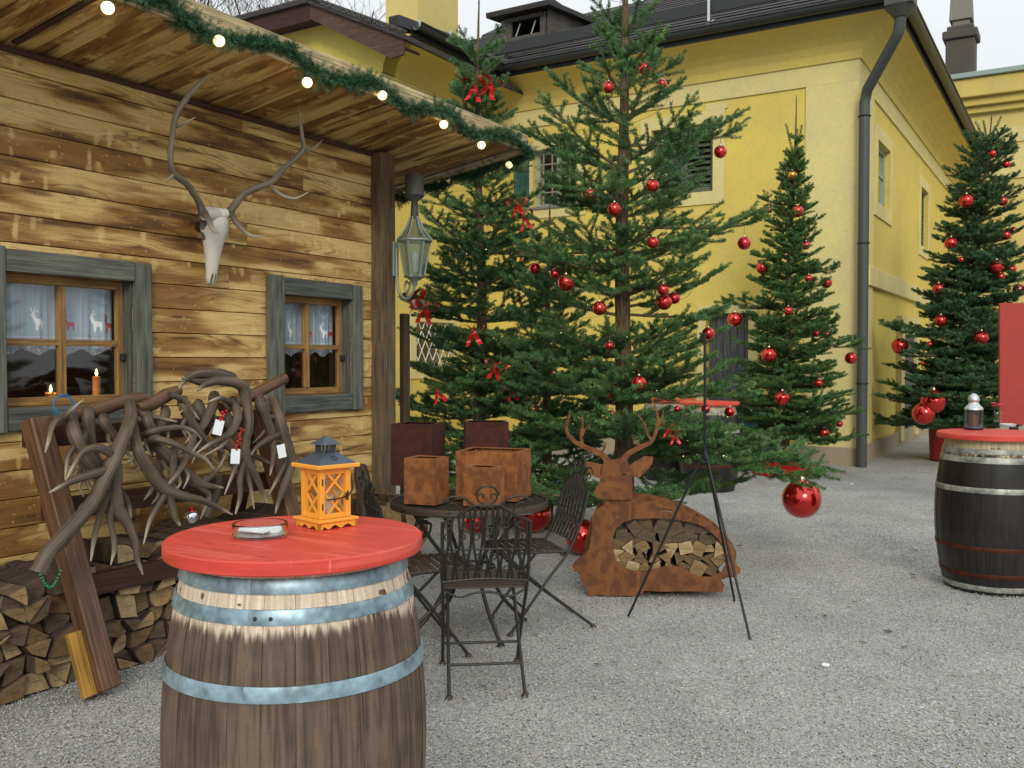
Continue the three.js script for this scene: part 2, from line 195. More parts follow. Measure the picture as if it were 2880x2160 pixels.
// ---------- ground ----------
{
  const g = new THREE.PlaneGeometry(160, 160, 320, 320).rotateX(-Math.PI / 2), p = g.attributes.position, uv = g.attributes.uv, col = new Float32Array(p.count * 3);
  for (let i = 0; i < p.count; i++) {
    const x = p.getX(i), z = p.getZ(i); uv.setXY(i, x, z); const k = 0.86 + 0.28 * fbm(x * 0.55 + 90, z * 0.55 + 90, 4) ; col.set([k, k * 0.995, k * 0.985], i * 3);
    p.setY(i, (fbm(x * 0.9 + 60, z * 0.9 + 60, 3) - 0.5) * 0.012 - 0.004);
  }
  g.setAttribute('color', new THREE.BufferAttribute(col, 3)); g.computeVertexNormals(); structure('ground', g, M.ground);
  const r = mulberry(99), N = 90000, st = new THREE.IcosahedronGeometry(0.0042, 0), im = new THREE.InstancedMesh(st, std('#ffffff', 0.9), N), m = new THREE.Matrix4(), q = new THREE.Quaternion(), c = new THREE.Color();
  for (let i = 0; i < N; i++) {
    const d = 2.6 + 8 * Math.pow(r(), 1.5), a = (r() - 0.5) * 1.25 * d, P = FW.clone().multiplyScalar(d).addScaledVector(RT, a * 0.95); q.setFromEuler(new THREE.Euler(r() * 6, r() * 6, r() * 6)); const s = 0.5 + 0.75 * r();
    m.compose(V(P.x, 0.0005, P.z), q, V(s * (0.8 + 0.5 * r()), s * 0.8, s)); im.setMatrixAt(i, m); const k = 0.3 + 0.18 * r() + (r() > 0.985 ? 0.15 : 0) - (r() > 0.98 ? 0.2 : 0), h = r() - 0.5; im.setColorAt(i, c.setRGB(k * (0.99 + 0.12 * h), k * 0.985, k * (0.94 - 0.1 * h)));
  }
  im.name = 'gravel'; im.castShadow = im.receiveShadow = true; tag(im, 'loose grey gravel covering the courtyard ground', 'gravel', null, 'stuff'); scene.add(im);
}

// ---------- yellow courtyard building ----------
const ZF = -14.38, XS = -2.85, XW = -9.15, YC = 5.87, OUT = 0.58, YE = 6.32, ZFAR = -27, ZG = -11.3;
const faceUV = g => { const p = g.attributes.position, uv = g.attributes.uv; for (let i = 0; i < p.count; i++) uv.setXY(i, p.getX(i), p.getY(i)); return g; };
function wallZ(x0, x1, y0, y1, z, t, holes) { const s = poly([[x0, y0], [x1, y0], [x1, y1], [x0, y1]]); for (const h of holes) s.holes.push(rectHole(...h)); return faceUV(extr(s, t)).translate(0, 0, z - t); }
function wallX(z0, z1, y0, y1, x, t, holes) { const s = poly([[-z0, y0], [-z1, y0], [-z1, y1], [-z0, y1]]); for (const h of holes) s.holes.push(rectHole(-h[0], -h[1], h[2], h[3])); return faceUV(extr(s, t)).rotateY(Math.PI / 2).translate(x - t, 0, 0); }
const zr = (x0, x1, y0, y1) => { const a = onZ(x0, (y0 + y1) / 2, ZF), b = onZ(x1, (y0 + y1) / 2, ZF); return [a.x, b.x]; };
const roomZ = (x0, x1, y0, y1, z, d, p) => part('room', merge([mm(x0 - 0.4, x1 + 0.4, y0 - 0.9, y1 + 0.4, z - d - 0.03, z - d), mm(x0 - 0.43, x0 - 0.4, y0 - 0.9, y1 + 0.4, z - d, z), mm(x1 + 0.4, x1 + 0.43, y0 - 0.9, y1 + 0.4, z - d, z), mm(x0 - 0.4, x1 + 0.4, y0 - 0.93, y0 - 0.9, z - d, z), mm(x0 - 0.4, x1 + 0.4, y1 + 0.4, y1 + 0.43, z - d, z)]), M.room, p);
const roomX = (z0, z1, y0, y1, x, d, p) => part('room', merge([mm(x - d - 0.03, x - d, y0 - 0.9, y1 + 0.4, z0 + 0.4, z1 - 0.4), mm(x - d, x, y0 - 0.9, y1 + 0.4, z0 + 0.4, z0 + 0.43), mm(x - d, x, y0 - 0.9, y1 + 0.4, z1 - 0.43, z1 - 0.4), mm(x - d, x, y0 - 0.93, y0 - 0.9, z0 + 0.4, z1 - 0.4), mm(x - d, x, y1 + 0.4, y1 + 0.43, z0 + 0.4, z1 - 0.4)]), M.room, p);
const yb = thing('yellow_building', 'yellow plastered courtyard house with shuttered windows, black gutter and corner downpipe', 'building', V(XS, 0, ZF));
// openings on the long front (x0,x1,y0,y1 metres from the photo)
const W1 = [onZ(1833, 450, ZF).x, onZ(2006, 450, ZF).x, onZ(2006, 537, ZF).y, onZ(2006, 345, ZF).y], W2 = [onZ(1500, 500, ZF).x, onZ(1622, 500, ZF).x, onZ(1622, 572, ZF).y, onZ(1622, 410, ZF).y], DR = [onZ(1985, 1100, ZF).x, onZ(2105, 1100, ZF).x, 0.02, onZ(2080, 880, ZF).y];
part('wall', wallZ(XW, XS, 0, YC, ZF, 0.35, [W1, W2, DR]), M.yellow, yb);
// windows on the side face
const S1 = [onX(2466, 480, XS).z, onX(2501, 480, XS).z, onX(2466, 570, XS).y, onX(2466, 390, XS).y], S2 = [onX(2588, 600, XS).z, onX(2608, 600, XS).z, onX(2588, 690, XS).y, onX(2588, 522, XS).y];
part('wall', wallX(ZF - 0.36, ZFAR, 0, YC, XS, 0.35, [S1, S2]), M.yellow, yb);
part('wall', mm(XS - 0.36, XS - 0.002, 0, YC, ZF - 0.36, ZF - 0.352), M.yellow, yb);
// raised lighter plaster bands
const xp = onZ(2268, 245, ZF).x, ypT = onZ(2268, 246, ZF).y, B = 0.03;
part('plaster_band', uvm(mm(XW, XS + B, ypT, YC, ZF + 0.002, ZF + B)), M.band, yb);
part('plaster_band', uvm(mm(xp, XS + B, 0.26, ypT - 0.002, ZF + 0.002, ZF + B)), M.band, yb);
part('plaster_band', mm(XS + 0.002, XS + B, ypT, YC, ZF + 0.001, ZFAR), M.band, yb);
part('plaster_band', mm(XS + 0.002, XS + B, 0.26, ypT - 0.002, ZF + 0.001, onX(2462, 480, XS).z + 0.28), M.band, yb);
part('string_course', mm(XS + 0.002, XS + 0.07, 2.66, 2.97, ZF - 0.7, ZFAR, 0.02), M.band, yb);
part('plinth', merge([mm(XW, XS + 0.06, -0.05, 0.26, ZF + 0.003, ZF + 0.06, 0.015), mm(XS + 0.003, XS + 0.06, -0.05, 0.26, ZF, ZFAR, 0.015)]), M.plinth, yb);
const surround = (x0, x1, y0, y1, w, wb) => { const s = poly([[x0 - w, y0 - wb], [x1 + w, y0 - wb], [x1 + w, y1 + w], [x0 - w, y1 + w]]); s.holes.push(rectHole(x0, x1, y0, y1)); return faceUV(extr(s, 0.025)).translate(0, 0, ZF + 0.002); };
part('window_surround', merge([surround(...W1, 0.19, 0.2), uvm(mm(W1[1] - 0.12, W1[1] + 0.23, W1[3] + 0.192, W1[3] + 0.3, ZF + 0.002, ZF + 0.025))]), M.band, yb);
part('window_surround', surround(...W2, 0.17, 0.2), M.band, yb);
const sideSur = (s, w) => { const q = poly([[-s[0] - w, s[2] - w], [-s[1] + w, s[2] - w], [-s[1] + w, s[3] + w], [-s[0] - w, s[3] + w]]); q.holes.push(rectHole(-s[0], -s[1], s[2], s[3])); return faceUV(extr(q, 0.022)).rotateY(Math.PI / 2).translate(XS + 0.002, 0, 0); };
part('window_surround', sideSur(S1, 0.22), M.band, yb); part('window_surround', sideSur(S2, 0.2), M.band, yb);
{ // door surround on the side face, half hidden by the tree
  const z0 = onX(2519, 1200, XS).z, s = poly([[-z0, 0.1], [-z0, 2.32], [-z0 + 2.1, 2.32], [-z0 + 2.1, 0.1], [-z0 + 1.75, 0.1], [-z0 + 1.75, 2], [-z0 + 0.35, 2], [-z0 + 0.35, 0.1]]);
  part('door_surround', faceUV(extr(s, 0.09)).rotateY(Math.PI / 2).translate(XS + 0.002, 0, 0), M.band, yb);
  part('door', mm(XS + 0.004, XS + 0.04, 0.1, 2, z0 - 0.36, z0 - 1.74), M.doorGrey, yb);
}
const group = (name, parent, p) => { const o = new THREE.Group(); o.name = name; const q = V(0, 0, 0); for (let a = parent; a && a !== scene; a = a.parent) q.add(a.position); o.position.copy(p).sub(q); parent.add(o); return o; };
{ // louvred shutters of the nearer front window
  const w = group('window', yb, V((W1[0] + W1[1]) / 2, W1[2], ZF)), [x0, x1, y0, y1] = W1, xm = (x0 + x1) / 2, z = ZF - 0.1;
  part('shutter_frame', merge([[x0, x0 + 0.07], [xm - 0.06, xm - 0.003], [xm + 0.003, xm + 0.06], [x1 - 0.07, x1]].map(q => mm(q[0], q[1], y0, y1, z - 0.04, z + 0.015, 0.005)).concat([[y0, y0 + 0.09], [y1 - 0.09, y1]].flatMap(q => [mm(x0 + 0.072, xm - 0.062, q[0], q[1], z - 0.04, z + 0.01), mm(xm + 0.062, x1 - 0.072, q[0], q[1], z - 0.04, z + 0.01)]))), M.shutter, w);
  const n = 10; for (const [a, b] of [[x0 + 0.07, xm - 0.06], [xm + 0.06, x1 - 0.07]]) for (let i = 0; i < n; i++) { const y = lerp(y0 + 0.12, y1 - 0.12, i / (n - 1)); part('shutter_slat', uvm(box(b - a, 0.012, 0.075).rotateX(0.75)).translate((a + b) / 2, y, z - 0.012), M.shutter, w); }
  roomZ(x0, x1, y0, y1, ZF - 0.352, 1.6, w);
}
{ // barred window
  const w = group('window', yb, V((W2[0] + W2[1]) / 2, W2[2], ZF)), [x0, x1, y0, y1] = W2, z = ZF - 0.16, xm = (x0 + x1) / 2;
  part('frame', merge([mm(x0, x0 + 0.06, y0, y1, z - 0.03, z + 0.03), mm(x1 - 0.06, x1, y0, y1, z - 0.03, z + 0.03), mm(x0 + 0.06, x1 - 0.06, y1 - 0.06, y1, z - 0.03, z + 0.03), mm(x0 + 0.06, x1 - 0.06, y0, y0 + 0.06, z - 0.03, z + 0.03), mm(xm - 0.03, xm + 0.03, y0 + 0.06, y1 - 0.06, z - 0.03, z + 0.03)]), M.winframe, w);
  part('pane', mm(x0 + 0.06, xm - 0.03, y0 + 0.06, y1 - 0.06, z - 0.005, z + 0.003), M.glass, w); part('pane', mm(xm + 0.03, x1 - 0.06, y0 + 0.06, y1 - 0.06, z - 0.005, z + 0.003), M.glass, w);
  for (let i = 1; i < 5; i++) part('bar', mm(x0 + (x1 - x0) * i / 5 - 0.009, x0 + (x1 - x0) * i / 5 + 0.009, y0, y1, ZF - 0.08, ZF - 0.062), M.ironbar, w);
  for (let i = 1; i < 4; i++) part('bar', mm(x0, x1, y0 + (y1 - y0) * i / 4 - 0.009, y0 + (y1 - y0) * i / 4 + 0.009, ZF - 0.061, ZF - 0.045), M.ironbar, w);
  part('sill', mm(x0 - 0.05, x1 + 0.05, y0 - 0.05, y0 - 0.002, ZF - 0.15, ZF + 0.06, 0.008), M.stone, w); part('open_shutter', mm(x0 - 0.1, x0 - 0.06, y0, y1 - 0.03, ZF + 0.03, ZF + 0.5, 0.01), M.teal, w);
  roomZ(x0, x1, y0, y1, ZF - 0.352, 1.6, w);
}
for (const [s, m] of [[S1, M.winframe], [S2, M.shutter]]) {
  const w = group('window', yb, V(XS, s[2], (s[0] + s[1]) / 2)), x = XS - 0.1, [z0, z1, y0, y1] = s;
  part('frame', merge([mm(x - 0.03, x + 0.03, y0, y1, z0, z0 - 0.07), mm(x - 0.03, x + 0.03, y0, y1, z1 + 0.07, z1), mm(x - 0.03, x + 0.03, y0, y0 + 0.07, z0 - 0.07, z1 + 0.07), mm(x - 0.03, x + 0.03, y1 - 0.07, y1, z0 - 0.07, z1 + 0.07)]), m, w);
  if (m === M.shutter) for (let i = 0; i < 12; i++) part('shutter_slat', uvm(box(0.07, 0.014, z0 - z1 - 0.14).rotateZ(-0.7)).translate(x, lerp(y0 + 0.1, y1 - 0.1, i / 11), (z0 + z1) / 2), m, w);
  else { part('pane', mm(x - 0.004, x + 0.004, y0 + 0.07, y1 - 0.07, z0 - 0.07, z1 + 0.07), M.glass, w); part('glazing_bar', mm(x - 0.02, x + 0.02, lerp(y0, y1, 0.55) - 0.02, lerp(y0, y1, 0.55) + 0.02, z0 - 0.07, z1 + 0.07), m, w); }
  roomX(z0, z1, y0, y1, XS - 0.352, 1.6, w);
}
{ const w = group('door', yb, V((DR[0] + DR[1]) / 2, 0, ZF)), [x0, x1, y0, y1] = DR, z = ZF - 0.15; const n = 6; for (let i = 0; i < n; i++) part('board', mm(lerp(x0, x1, i / n) + 0.003, lerp(x0, x1, (i + 1) / n) - 0.003, y0, y1, z - 0.04, z, 0.004), M.doorGrey, w); part('handle', mm(x0 + 0.1, x0 + 0.13, 1, 1.18, z, z + 0.04, 0.008), M.black, w); part('surround', surround(x0, x1, y0 + 0.3, y1, 0.14, 0), M.band, yb); }
// coved eave, mitred round wing, inner corner and outer corner
const eavePath = (o) => [[XW + o, ZG], [XW + o, ZF + o], [XS + o, ZF + o], [XS + o, ZFAR]];
part('cove', sweep([[0.03, YC], [0.06, YC], ...[0, 1, 2, 3, 4, 5, 6].map(i => { const a = i / 6 * Math.PI / 2; return [0.06 + (OUT - 0.06) * (1 - Math.cos(a)), YC + (YE - YC) * Math.sin(a)]; })], eavePath), M.coveM, yb);
part('soffit_board', sweep([[OUT, YE], [OUT + 0.02, YE], [OUT + 0.02, YE + 0.18]], eavePath), M.black, yb);
part('gutter', sweep([0, 1, 2, 3, 4, 5, 6, 7, 8].map(i => { const a = Math.PI * i / 8; return [OUT + 0.11 - 0.085 * Math.cos(a), YE + 0.15 - 0.095 * Math.sin(a)]; }).concat([[OUT + 0.215, YE + 0.15], [OUT + 0.215, YE + 0.165], [OUT + 0.19, YE + 0.165]]), eavePath), M.gutter, yb);
// roof: front slope, side slope, hip
const PT = 28 * RAD, ry = YE + 0.15, oE = OUT + 0.1, E0 = V(0, ry, ZF + oE), NF = V(0, Math.cos(PT), Math.sin(PT));
const onRoof = (px, py) => onPlane(px, py, E0, NF), rp = (x, run) => V(x, ry + Math.tan(PT) * run, ZF + oE - run);
{
  const run = 4.8, a = V(-13.2, ry, ZF + oE), b = V(XS + oE, ry, ZF + oE), top = XS + oE - run, l1 = onRoof(1300, 152), l2 = onRoof(1420, 106), l3 = onRoof(1560, 2), G = [];
  const tri = (A, B, C) => { const g = quad(A, B, C, C.clone().addScaledVector(A, 1e-4)); return g; };
  const face = pts => { const g = new THREE.BufferGeometry(), p = []; for (let i = 1; i < pts.length - 1; i++) p.push(...pts[0], ...pts[i], ...pts[i + 1]); g.setAttribute('position', new THREE.Float32BufferAttribute(p, 3)); g.setAttribute('uv', new THREE.Float32BufferAttribute(new Float32Array(p.length / 3 * 2), 2)); g.computeVertexNormals(); return uvm(g); };
  const A = rp(XW - 0.2, 0), C = rp(top, run), D = rp(l3.x + (C.x - l3.x) * 0.05, run);
  part('roof', merge([face([A, b, C, D, l3, l2, l1]), face([b, V(b.x, ry, ZFAR), V(C.x, C.y, ZFAR), C]), face([D, C, V(C.x, C.y, ZFAR), V(D.x, D.y, ZFAR)])]), M.roof, yb);
  // rows of flat shingles proud of the roof
  const rows = []; for (let k = 0; k < 16; k++) { const r0 = 0.02 + k * 0.26, x1 = XS + oE - r0 - 0.05, x0 = k < 2 ? XW : lerp(XW + 1, l3.x, k / 16); const g = uvm(box(x1 - x0, 0.018, 0.3)).rotateX(PT - 0.06).translate((x0 + x1) / 2, 0, 0), c = rp(0, r0 + 0.12); rows.push(g.translate(0, c.y + 0.022, c.z)); }
  part('shingle_rows', merge(rows), M.roof, yb);
  // snow guard boards on steel brackets
  const s0 = onRoof(1450, 152), s1 = onRoof(2320, 2), c0 = rp(s0.x, 0.42), c1 = rp(-3.2, 0.42);
  part('snow_guard', beam(c0.clone().add(V(0, 0.22, 0.06)), c1.clone().add(V(0, 0.22, 0.06)), 0.035, 0.19), M.black, yb);
  for (const px of [1600, 2005, 2300]) { const q = rp(onRoof(px, 60).x + 0.02, 0.36); part('snow_guard_bracket', merge([mm(q.x - 0.02, q.x + 0.02, q.y + 0.02, q.y + 0.42, q.z + 0.06, q.z + 0.075), uvm(box(0.04, 0.012, 0.4).rotateX(PT)).translate(q.x, q.y + 0.05, q.z - 0.05)]), M.steel, yb); }
  // dormer
  const dz = ZF + oE - 1.35, dl = onZ(1412, 60, dz), dr = onZ(1535, 60, dz), db = onZ(1470, 112, dz).y, dt = onZ(1470, 45, dz).y, dm = group('dormer', yb, V((dl.x + dr.x) / 2, db, dz));
  const cheek = poly([[0, db - 0.2], [0, dt], [2.4, dt + 0.28], [2.4, db + 1.2]]);
  part('side', uvm(extr(cheek, 0.06)).rotateY(Math.PI / 2).translate(dl.x, 0, dz), M.shingle, dm); 
  for (let i = 0; i < 7; i++) { const y = db - 0.1 + i * 0.11, z1 = Math.max(0.15, 2.1 - i * 0.05); part('shingle_row', uvm(box(0.02, 0.12, z1)).rotateZ(-0.1).translate(dr.x + 0.04, y + 0.06 + 0.02, dz - z1 / 2), M.shingle, dm); }
  part('side', uvm(extr(cheek, 0.06)).rotateY(Math.PI / 2).translate(dr.x - 0.06, 0, dz), M.shingle, dm);
  part('frame', merge([mm(dl.x + 0.06, dl.x + 0.2, db, dt, dz - 0.05, dz), mm(dr.x - 0.12, dr.x - 0.061, db, dt, dz - 0.05, dz), mm(dl.x + 0.06, dr.x - 0.06, dt - 0.07, dt, dz - 0.05, dz + 0.02), mm(dl.x + 0.2, dr.x - 0.12, db, db + 0.08, dz - 0.05, dz)]), M.shingle, dm);
  part('loft_boarding', merge([mm(dl.x + 0.06, dr.x - 0.06, db, dt + 0.2, dz - 1.9, dz - 1.86), mm(dl.x + 0.06, dr.x - 0.06, db - 0.02, db, dz - 1.86, dz - 0.05)]), M.brownboard, dm);
  part('dormer_roof', uvm(box(dr.x - dl.x + 0.4, 0.09, 2.6)).rotateX(0.115).translate((dl.x + dr.x) / 2, dt + 0.2, dz - 1.05), M.roof, dm);
  for (let i = 0; i < 2; i++) part('casement', beam(V(lerp(dl.x, dr.x, 0.3 + 0.35 * i), db + 0.06, dz - 0.02), V(lerp(dl.x, dr.x, 0.4 + 0.35 * i), db + 0.32, dz - 0.04), 0.025, 0.025), M.winframe, dm);
}
{ // downpipe from the hopper at the corner to the ground
  const h = V(XS + oE, YE + 0.02, ZF + oE), t0 = V(XS + oE - 0.02, YE - 0.35, ZF + oE - 0.03), t1 = onX(2432, 262, XS + 0.13), f = V(t1.x, 0.0, t1.z);
  part('hopper', merge([uvm(box(0.36, 0.26, 0.36)).translate(h.x, h.y + 0.06, h.z), uvm(new THREE.CylinderGeometry(0.2, 0.09, 0.14, 12)).translate(h.x, h.y - 0.14, h.z)]), M.pipe, yb);
  part('downpipe', tube([h.clone().add(V(0, -0.18, 0)), t0, t0.clone().lerp(t1, 0.08).add(V(0, -0.02, 0)), t0.clone().lerp(t1, 0.92).add(V(0, -0.02, 0)), t1.clone().add(V(0, -0.14, 0)), f], 0.075, 14), M.pipe, yb);
  for (const y of [1.2, 3.2, 5.0]) part('pipe_clip', new THREE.TorusGeometry(0.08, 0.012, 6, 16).rotateX(Math.PI / 2).translate(f.x, y, f.z), M.black, yb);
}
// ---------- wing with the chimney ----------
{
  const wg = thing('building_wing', 'yellow gable wing with brown bargeboards and square chimney behind the hut roof', 'building', V(-11.5, 0, ZG)), ZB = ZG + 0.4;
  const ap = onZ(872, 53, ZB), at = onZ(872, 4, ZB), er = onZ(1134, 152, ZB), et = onZ(1134, 104, ZB), slope = (ap.y - er.y) / (er.x - ap.x);
  const pr = []; for (let i = 0; i <= 6; i++) { const a = i / 6 * Math.PI / 2; pr.push([XW + 0.06 + (OUT - 0.06) * (1 - Math.cos(a)), YC + (YE - YC) * Math.sin(a)]); }
  part('wall', faceUV(extr(poly([[-17, 0], [XW, 0], [XW, YC], ...pr, [XW + OUT, YE + 0.02], [ap.x, ap.y + 0.05], [-17, ap.y + 0.02]]), 0.3)).translate(0, 0, ZG - 0.3), M.yellow, wg);
  const LW = [onX(1168, 970, XW).z, onX(1275, 970, XW).z, onX(1200, 1040, XW).y, onX(1200, 905, XW).y];
  part('wall', wallX(ZG - 0.31, ZF - 0.01, 0, YC, XW, 0.3, [LW]), M.yellow, wg);
  { const w = group('window', wg, V(XW, LW[2], LW[0])), [z0, z1, y0, y1] = LW, x = XW - 0.08; part('pane', mm(x - 0.004, x + 0.004, y0, y1, z0, z1), M.glass, w); roomX(z0, z1, y0, y1, XW - 0.302, 1.6, w);
    const L = []; const n = 5; for (let i = -3; i < 9; i++) for (const s of [-1, 1]) { const za = z0 - 0.2 * i; const a = V(XW - 0.02, y0, za), b = V(XW - 0.02, y1, za - s * (y1 - y0) * 0.62); const cl = (p, q) => { const lo = z1, hi = z0; let t0 = 0, t1 = 1; const dz = q.z - p.z; if (dz) { const ta = (lo - p.z) / dz, tb = (hi - p.z) / dz; t0 = Math.max(0, Math.min(ta, tb)); t1 = Math.min(1, Math.max(ta, tb)); } return t1 > t0 ? [p.clone().lerp(q, t0), p.clone().lerp(q, t1)] : null; }; const c = cl(a, b); if (c && c[0].distanceTo(c[1]) > 0.05) part('lattice_bar', beam(c[0].add(V(s * 0.006, 0, 0)), c[1].add(V(s * 0.006, 0, 0)), 0.011, 0.011, V(1, 0, 0), 0.002), M.tagWhite, w); }
    part('window_surround', (() => { const q = poly([[-z0 - 0.14, y0 - 0.14], [-z1 + 0.14, y0 - 0.14], [-z1 + 0.14, y1 + 0.14], [-z0 - 0.14, y1 + 0.14]]); q.holes.push(rectHole(-z0, -z1, y0, y1)); return faceUV(extr(q, 0.022)).rotateY(Math.PI / 2).translate(XW + 0.002, 0, 0); })(), M.band, w); }
  part('plaster_band', mm(XW + 0.002, XW + 0.03, ypT - 0.35, YC, ZG, ZF), M.band, wg);
  const bg = poly([[ap.x, ap.y], [ap.x, at.y], [er.x, et.y], [er.x, er.y], [er.x - 0.22, er.y - 0.02]]);
  part('bargeboard', uvm(extr(bg, 0.05)).translate(0, 0, ZB - 0.05), M.brownboard, wg);
  part('bargeboard', mm(-17, ap.x - 0.002, ap.y - 0.02, at.y + 0.02, ZB - 0.05, ZB), M.brownboard2, wg);
  part('verge_soffit', merge([beam(V(ap.x, ap.y + 0.08, (ZB + ZG) / 2 - 0.05), V(er.x, er.y + 0.1, (ZB + ZG) / 2 - 0.05), 0.3, 0.04, V(0, 1, 0)), mm(-17, ap.x, ap.y + 0.06, ap.y + 0.1, ZG, ZB - 0.05)]), M.brownboard2, wg);
  const rt = V(er.x + 0.04, et.y + 0.03, 0), ra = V(at.x, at.y + 0.03, 0), zb = ZF - 1.6;
  const slab = extr(poly([[ra.x, ra.y], [rt.x, rt.y], [rt.x, rt.y - 0.07], [ra.x, ra.y - 0.07]]), ZB + 0.05 - zb); part('roof', uvm(slab).translate(0, 0, zb), M.roof, wg);
  part('roof', mm(-17, ra.x - 0.001, ra.y - 0.06, ra.y + 0.02, zb, ZB + 0.06), M.roof, wg);
  const tl = []; const n = 17; for (let i = 0; i < n; i++) { const t = (i + 0.5) / n; tl.push(uvm(rbox(0.1, 0.05, 0.14, 0, 0, 0, 0.012)).rotateZ(-Math.atan(slope)).translate(lerp(ra.x, rt.x, t), lerp(ra.y, rt.y, t) + 0.035, ZB + 0.02)); } part('verge_tiles', merge(tl), M.shingle, wg);
  const cx = -9.9, c1 = onX(1174, 60, cx), c0 = onZ(1085, 60, c1.z), c2 = onX(1288, 60, cx); 
  const ch = group('chimney', wg, V(cx, 6, c1.z)); part('stack', mm(c0.x, cx, 6.2, 9.2, c1.z, c2.z), M.yellow2, ch); part('cap', mm(c0.x - 0.08, cx + 0.08, 9.201, 9.35, c1.z + 0.08, c2.z - 0.08), M.stone, ch);
  const g0 = onX(1108, 60, XW + 0.15), g1 = onX(1296, 128, XW + 0.15); part('snow_guard', beam(g0, g1, 0.2, 0.17), M.black, wg);
  for (const t of [0.28, 0.75]) { const q = g0.clone().lerp(g1, t); part('snow_guard_bracket', mm(q.x + 0.101, q.x + 0.12, q.y - 0.16, q.y + 0.12, q.z - 0.02, q.z + 0.02), M.steel, wg); }
}
// ---------- far building and obelisk ----------
{
  const fb = thing('far_building', 'taller pale yellow house with moulded cornice closing the courtyard behind the trees', 'building', V(2, 0, ZFAR)), yT = onZ(2880, 196, ZFAR).y;
  part('wall', faceUV(extr(poly([[XS - 0.5, 0], [14, 0], [14, yT - 0.2], [XS - 0.5, yT - 0.2]]), 0.4)).translate(0, 0, ZFAR - 0.4), M.yellow2, fb);
  const yy = py => onZ(2860, py, ZFAR).y;
  part('cornice', merge([mm(XS - 0.5, 14, yy(268), yy(215), ZFAR + 0.002, ZFAR + 0.45, 0.03), mm(XS - 0.5, 14, yy(290), yy(268) - 0.003, ZFAR + 0.002, ZFAR + 0.3, 0.02), mm(XS - 0.5, 14, yy(308), yy(290) - 0.003, ZFAR + 0.002, ZFAR + 0.16, 0.02)]), M.coveM, fb);
  part('plaster_band', merge([mm(XS, 14, yy(500), yy(410), ZFAR + 0.002, ZFAR + 0.05), mm(XS, 14, yy(398), yy(355), ZFAR + 0.002, ZFAR + 0.04)]), M.band, fb);
  part('roof_edge', mm(XS - 0.5, 14, yy(215) + 0.003, yy(200), ZFAR - 0.4, ZFAR + 0.55, 0.02), M.winframe, fb);
  const ob = thing('obelisk', 'weathered grey stone obelisk on a pedestal above the far roof edge', 'obelisk', V(0, 0, 0)), b = onZ(2704, 215, ZFAR), s = 82 * b.distanceTo(camera.position) * 0.9 / FPX; ob.position.set(b.x, yy(200), ZFAR + 0.1);
  part('pedestal', merge([rbox(s * 0.86, 0.9, s * 0.86, 0, 0.45, 0, 0.02), rbox(s * 1.05, 0.22, s * 1.05, 0, 1.02, 0, 0.04), rbox(s * 0.8, 0.12, s * 0.8, 0, 1.2, 0, 0.03)]), M.darkstone, ob, false);
  const sh = new THREE.CylinderGeometry(0.2 * s, 0.48 * s, 3.6, 4).rotateY(Math.PI / 4).toNonIndexed(); sh.computeVertexNormals(); part('shaft', merge([sh.translate(0, 3.22, 0), rbox(s * 0.5, 0.16, s * 0.5, 0, 1.34, 0, 0.02)]), M.stone, ob, false);
}
// ---------- bare trees behind the wing ----------
function bareTree(px, d, h, seed, label) {
  const r = mulberry(seed), p = atD(px, 1015, d); p.y = 0; const o = thing('bare_tree', label, 'tree', p, 'bare trees beyond the roofs'), gt = [], gb = [];
  const grow = (a, dir, len, rad, lv) => {
    const n = lv < 2 ? 5 : 3, pts = [a.clone()], rr = [rad]; let c = a.clone(), dd = dir.clone();
    for (let i = 1; i <= n; i++) { dd.add(V((r() - 0.5) * 0.35, (r() - 0.3) * 0.18, (r() - 0.5) * 0.35)).normalize(); c = c.clone().addScaledVector(dd, len / n); pts.push(c); rr.push(rad * (1 - 0.6 * i / n)); }
    (lv ? gb : gt).push(tube(pts, rr, lv < 2 ? 6 : 3)); if (lv >= 5) return;
    const k = lv === 0 ? 9 : lv < 3 ? 5 : 4; for (let i = 0; i < k; i++) { const t = lv === 0 ? 0.35 + 0.65 * i / k : 0.3 + 0.7 * (i + r() * 0.5) / k, j = Math.min(n - 1, Math.floor(t * n)), q = pts[j].clone().lerp(pts[j + 1], t * n - j), az = r() * 6.28, nd = dd.clone().multiplyScalar(0.75).add(V(Math.cos(az), 0.25 + 0.3 * r(), Math.sin(az)).multiplyScalar(0.75)).normalize(); grow(q, nd, len * (0.42 + 0.22 * r()), Math.max(0.006, rad * (1 - 0.6 * t) * 0.55), lv + 1); }
  };
  grow(p.clone(), V(0, 1, 0), h * 0.72, h * 0.014, 0); part('trunk', merge(gt), M.barkDark, o); part('crown', merge(gb), M.barkDark, o).userData.kind = 'stuff';
}
bareTree(500, 30, 15, 11, 'leafless dark tree rising behind the hut roof beside the bargeboard'); bareTree(640, 33, 14, 23, 'leafless tree whose branches fork behind the dark bargeboard ridge'); bareTree(985, 34, 15, 31, 'leafless fine-twigged tree standing behind the yellow chimney');

